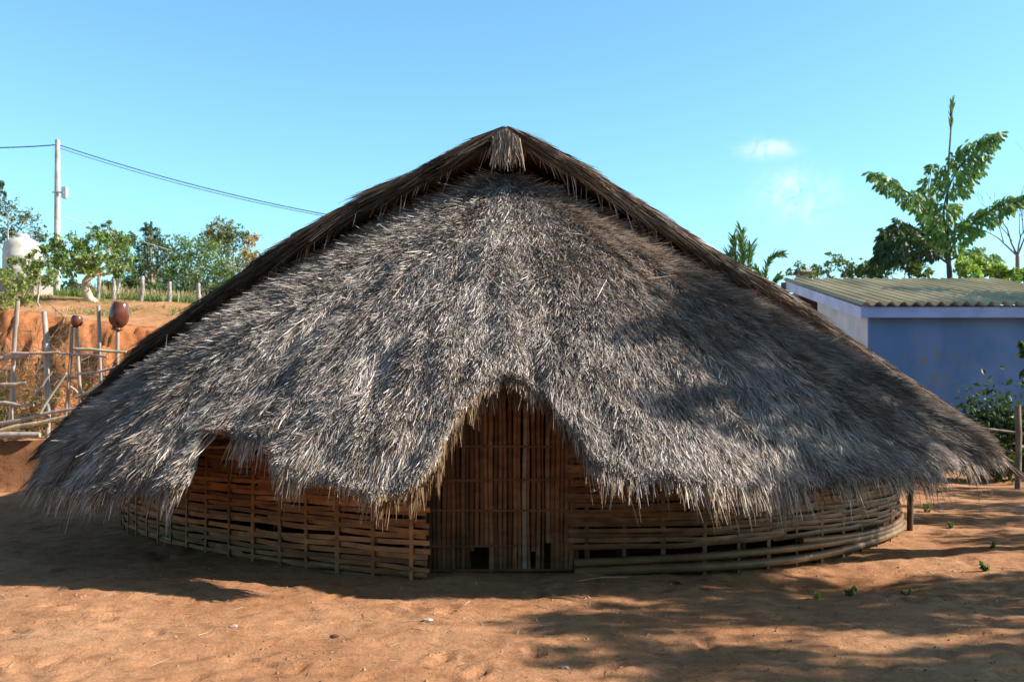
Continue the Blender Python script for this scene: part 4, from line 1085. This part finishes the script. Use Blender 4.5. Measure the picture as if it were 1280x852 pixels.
m = MB(); m.box((c0.x-.62, 28.4, bz-.15), (c0.x+.62, 29.6, c0.z-.06), (.34,.30,.27)); m.build('plinth', M_stone, tb)
m = MB(); m.box((c0.x-.70, 28.32, c0.z-.06), (c0.x+.70, 29.68, c0.z-.003), (.45,.42,.40)); m.build('top_slab', M_stone, tb)

fp = empty('post_fence', U(180, 390, 29.5), 'line of weathered wooden posts with wire along the slope above the bank', 'fence')
fp.location.z = hz(fp.location.x, 29.5)
tops = []
for px, top in ((124,344),(142,346),(178,345),(212,352),(248,354),(298,365),(330,372)):
    p = U(px, top, 29.5); m = MB(); g = hz(p.x, 29.5)
    m.tube([(p.x+random.uniform(-.05,.05),29.5,g-.1),(p.x,29.5,(g+p.z)/2),(p.x,29.5,p.z)], [.07,.065,.055], 7, (.42,.36,.31)); m.build('post', M_wood, fp); tops.append(p)
for dz in (.12, .42):
    m = MB(); m.tube([p-Vector((0,.07,dz)) for p in tops], .005, 4, (.2,.2,.2)); m.build('wire', M_plain, fp)

# ------------------------------------------------------------------ yard details
WG = 'weeds growing in the yard'
for px, py, hpx, lab in ((1021,748,16,'small upright green weed in front of the right wall'),(1064,746,12,'low green weed right of the upright one in the shade'),(1156,642,16,'bright weed beside the right end of the wall'),(1232,714,10,'tiny weed on the bare slope at the right'),(1240,690,8,'smallest weed higher up the bare slope at the right'),(1130,742,8,'low weed on the shaded ground between the wall and the corner'),(1190,664,9,'weed behind the rise right of the house wall')):
    Yg = EYE*F/(py-HZ); stem_plant(px, py, Yg, hpx*1.2, 26, .05, lab, WG, (.07,.14,.03), (.17,.25,.06), 1.1, 'weed')
for px, py, hpx, lab in ((852,730,10,'dry twiggy tuft beside the right wall base'),):
    Yg = EYE*F/(py-HZ); stem_plant(px, py, Yg, hpx, 30, .03, lab, WG, (.16,.11,.06), (.22,.15,.08), 1.2, 'weed')
def rock(px, py, r, c, label, name='stone', cat='stone'):
    Yg = EYE*F/(py-HZ); p = U(px, py, Yg); p.z = hz(p.x, Yg)
    bm = bmesh.new(); bmesh.ops.create_icosphere(bm, subdivisions=2, radius=1)
    vs = []
    for v in bm.verts:
        d = 1+.35*mnoise.noise(v.co*1.7+Vector((px, py, 0)))
        vs.append(p+Vector((v.co.x*r*1.3*d, v.co.y*r*d, v.co.z*r*.55*d+r*.25)))
    m = MB(); m.add(vs, [tuple(x.index for x in f.verts) for f in bm.faces], c); bm.free()
    return tag(m.build(name, M_stone), label, cat)
rock(535, 781, .026, (.46,.41,.37), 'pale stone lying at the shadow edge below the door')
rock(292, 789, .022, (.45,.35,.30), 'small greyish stone on the sunlit ground at the left')
rock(418, 796, .025, (.10,.06,.045), 'dark clod on the sunlit ground left of the pale stone', 'clod', 'clod')
rock(706, 835, .022, (.40,.31,.25), 'pale pebble at the bottom edge of the yard')
m = MB(); a, b = U(722, 736, 8.35), U(784, 731, 8.45)
a.z = hz(a.x, a.y)+.02; b.z = hz(b.x, b.y)+.03; m.tube([a, a.lerp(b,.5)+Vector((0,0,.015)), b], .006, 5, (.4,.3,.2)); tag(m.build('stick', M_wood), 'thin dry stick on the ground right of the door', 'stick')
m = MB(); p = U(1137, 600, 11.35); m.tube([(p.x,11.35,-.1),(p.x+.01,11.35,.5),(p.x,11.35,1.1)], .035, 7, (.10,.07,.05)); m.build('house_post', M_wood, house)
# litter: clods, straw bits
n = 4200
x = -5.5+12*rng.random(n); y = 4.3+5.2*rng.random(n)**1.2
ar = []
Vc, Qc, Cc = [], [], []; o = 0
for i in range(n):
    r = .003+.016*random.random()**4; z = float(0)
    base = [(1,0,0),(0,1,0),(-1,0,0),(0,-1,0)]
    Vc.append([(x[i]+random.uniform(.7,1.3)*r*a, y[i]+random.uniform(.7,1.3)*r*b, -.2*r) for a, b, _ in base]+[(x[i]+random.uniform(-.4,.4)*r, y[i]+random.uniform(-.4,.4)*r, r*random.uniform(.5,1.0))])
    Qc += [(o,o+1,o+4),(o+1,o+2,o+4),(o+2,o+3,o+4),(o+3,o,o+4)]; o += 5
    c = random.choice([(.36,.2,.11),(.42,.26,.16),(.30,.16,.09),(.2,.12,.08)]); Cc += [c]*5
Vc = np.array(Vc).reshape(-1, 3); Vc[:, 2] += height(Vc[:, 0], Vc[:, 1])
tag(np_mesh('clods', Vc, np.array(Qc), np.array(Cc), M_stone), 'crumbs of dry earth and grit strewn over the yard', 'clods', kind='stuff')
n = 1700
x = -5.5+11*rng.random(n); y = 5.2+4.0*rng.random(n)
Pp = np.stack([x, y, height(x, y)+.006], -1); a_ = rng.random(n)*2*PI
D = np.stack([np.cos(a_), np.sin(a_), .05*rng.normal(0,1,n)], -1)
V, Q, C = blades(Pp, D, np.tile([0,0,1.],(n,1)), .04+.12*rng.random(n)**2, .003+.003*rng.random(n), .01*rng.random(n), 0*x, rng.normal(0,.4,n), np.array([.46,.33,.21])*(.4+.8*rng.random((n,1))))
tag(np_mesh('straw_litter', V, Q, C, M_thatch), 'fallen bits of thatch straw on the ground before the house', 'litter', kind='stuff')

# ------------------------------------------------------------------ trees right of the yard that shade the roof and the ground
SG = 'shade trees right of the yard'
def shade_tree(base, clumps, label, n=2600, leaf=.16):
    clumps = [(c, r*1.12) for c, r in clumps]; n = int(n*1.7)
    return tree('broadleaf_tree', label, 'tree', base, [(Vector(c), r) for c, r in clumps], leaf, D1, D2, n, SG, .14, (.3,.25,.2), .2, .5)
def toward_sun(x, y, z, k): v = Vector((x, y, z))+sdir*k; return tuple(v)
shade_tree((10.6, 10.4), [(toward_sun(1.9,9.4,2.2,9.6),.62),(toward_sun(2.8,9.9,1.9,9.4),.75),(toward_sun(3.3,10.3,1.7,9.0),.7),(toward_sun(2.9,9.1,1.2,9.2),.65),(toward_sun(1.7,8.7,1.35,9.3),.5),(toward_sun(2.2,10.2,2.75,9.8),.55)], 'leafy shade tree outside the right edge nearest the roof', 3600)
shade_tree((11.5, 7.4), [(toward_sun(1.6,7.6,0,12),.55),(toward_sun(2.6,7.2,0,11),.65),(toward_sun(3.4,7.8,0,10),.6),(toward_sun(1.2,8.3,0,12),.5),(toward_sun(2.6,8.5,0,11),.6),(toward_sun(.6,7.0,0,12.5),.45),(toward_sun(4.0,8.4,0,10),.5)], 'leafy shade tree outside the right edge beside the yard', 2600)
shade_tree((12.5, 5.2), [(toward_sun(1.0,6.0,0,13),.5),(toward_sun(2.3,5.4,0,12),.6),(toward_sun(3.3,6.0,0,11),.6),(toward_sun(1.6,4.9,0,13),.55),(toward_sun(2.9,4.9,0,11),.5)], 'leafy shade tree outside the right edge closest to the camera', 1900)
shade_tree((13.4, 12.6), [(toward_sun(5.2,8.7,0,10.5),.45),(toward_sun(5.8,10.6,0,10),.7),(toward_sun(5.4,12.2,0,10.5),.7),(toward_sun(6.8,13.6,0,9.5),.8),(toward_sun(7.8,15.6,0,9),.9),(toward_sun(6.2,8.6,0,9),.6)], 'leafy shade tree outside the right edge beyond the eave', 2600)
shade_tree((16.0, 18.9), [(toward_sun(8.2,20.2,2.5,9.0),.9),(toward_sun(9.0,20.2,2.4,8.4),.8),(toward_sun(10.0,20.2,2.8,7.8),.9),(toward_sun(8.4,20.2,1.4,8.6),.8),(toward_sun(9.6,20.2,1.2,8.0),.8),(toward_sun(11.0,20.2,2.2,7.0),.9),(toward_sun(10.6,21.4,3.6,7.2),.7),(toward_sun(9.4,22.6,4.0,8.4),.5)], 'leafy shade tree outside the right edge beside the blue building', 3600)

# unseen wood added behind the camera to block sky light
n = 9000
xx = -26+52*rng.random(n); yy = -6.5-5*rng.random(n)
Pp = np.stack([xx, yy, rng.random(n)**.9*(8.0+4*fbm(xx, yy, .15, 51))], -1)
cc = np.array([.05,.09,.035])*(.6+.8*rng.random((n, 1)))
V, Q, C = leaf_arrays(Pp, .8, cc)
tag(np_mesh('woods', V, Q, C, M_leaf), 'unseen green wood added behind the camera to cut the sky light', 'woods', kind='stuff')
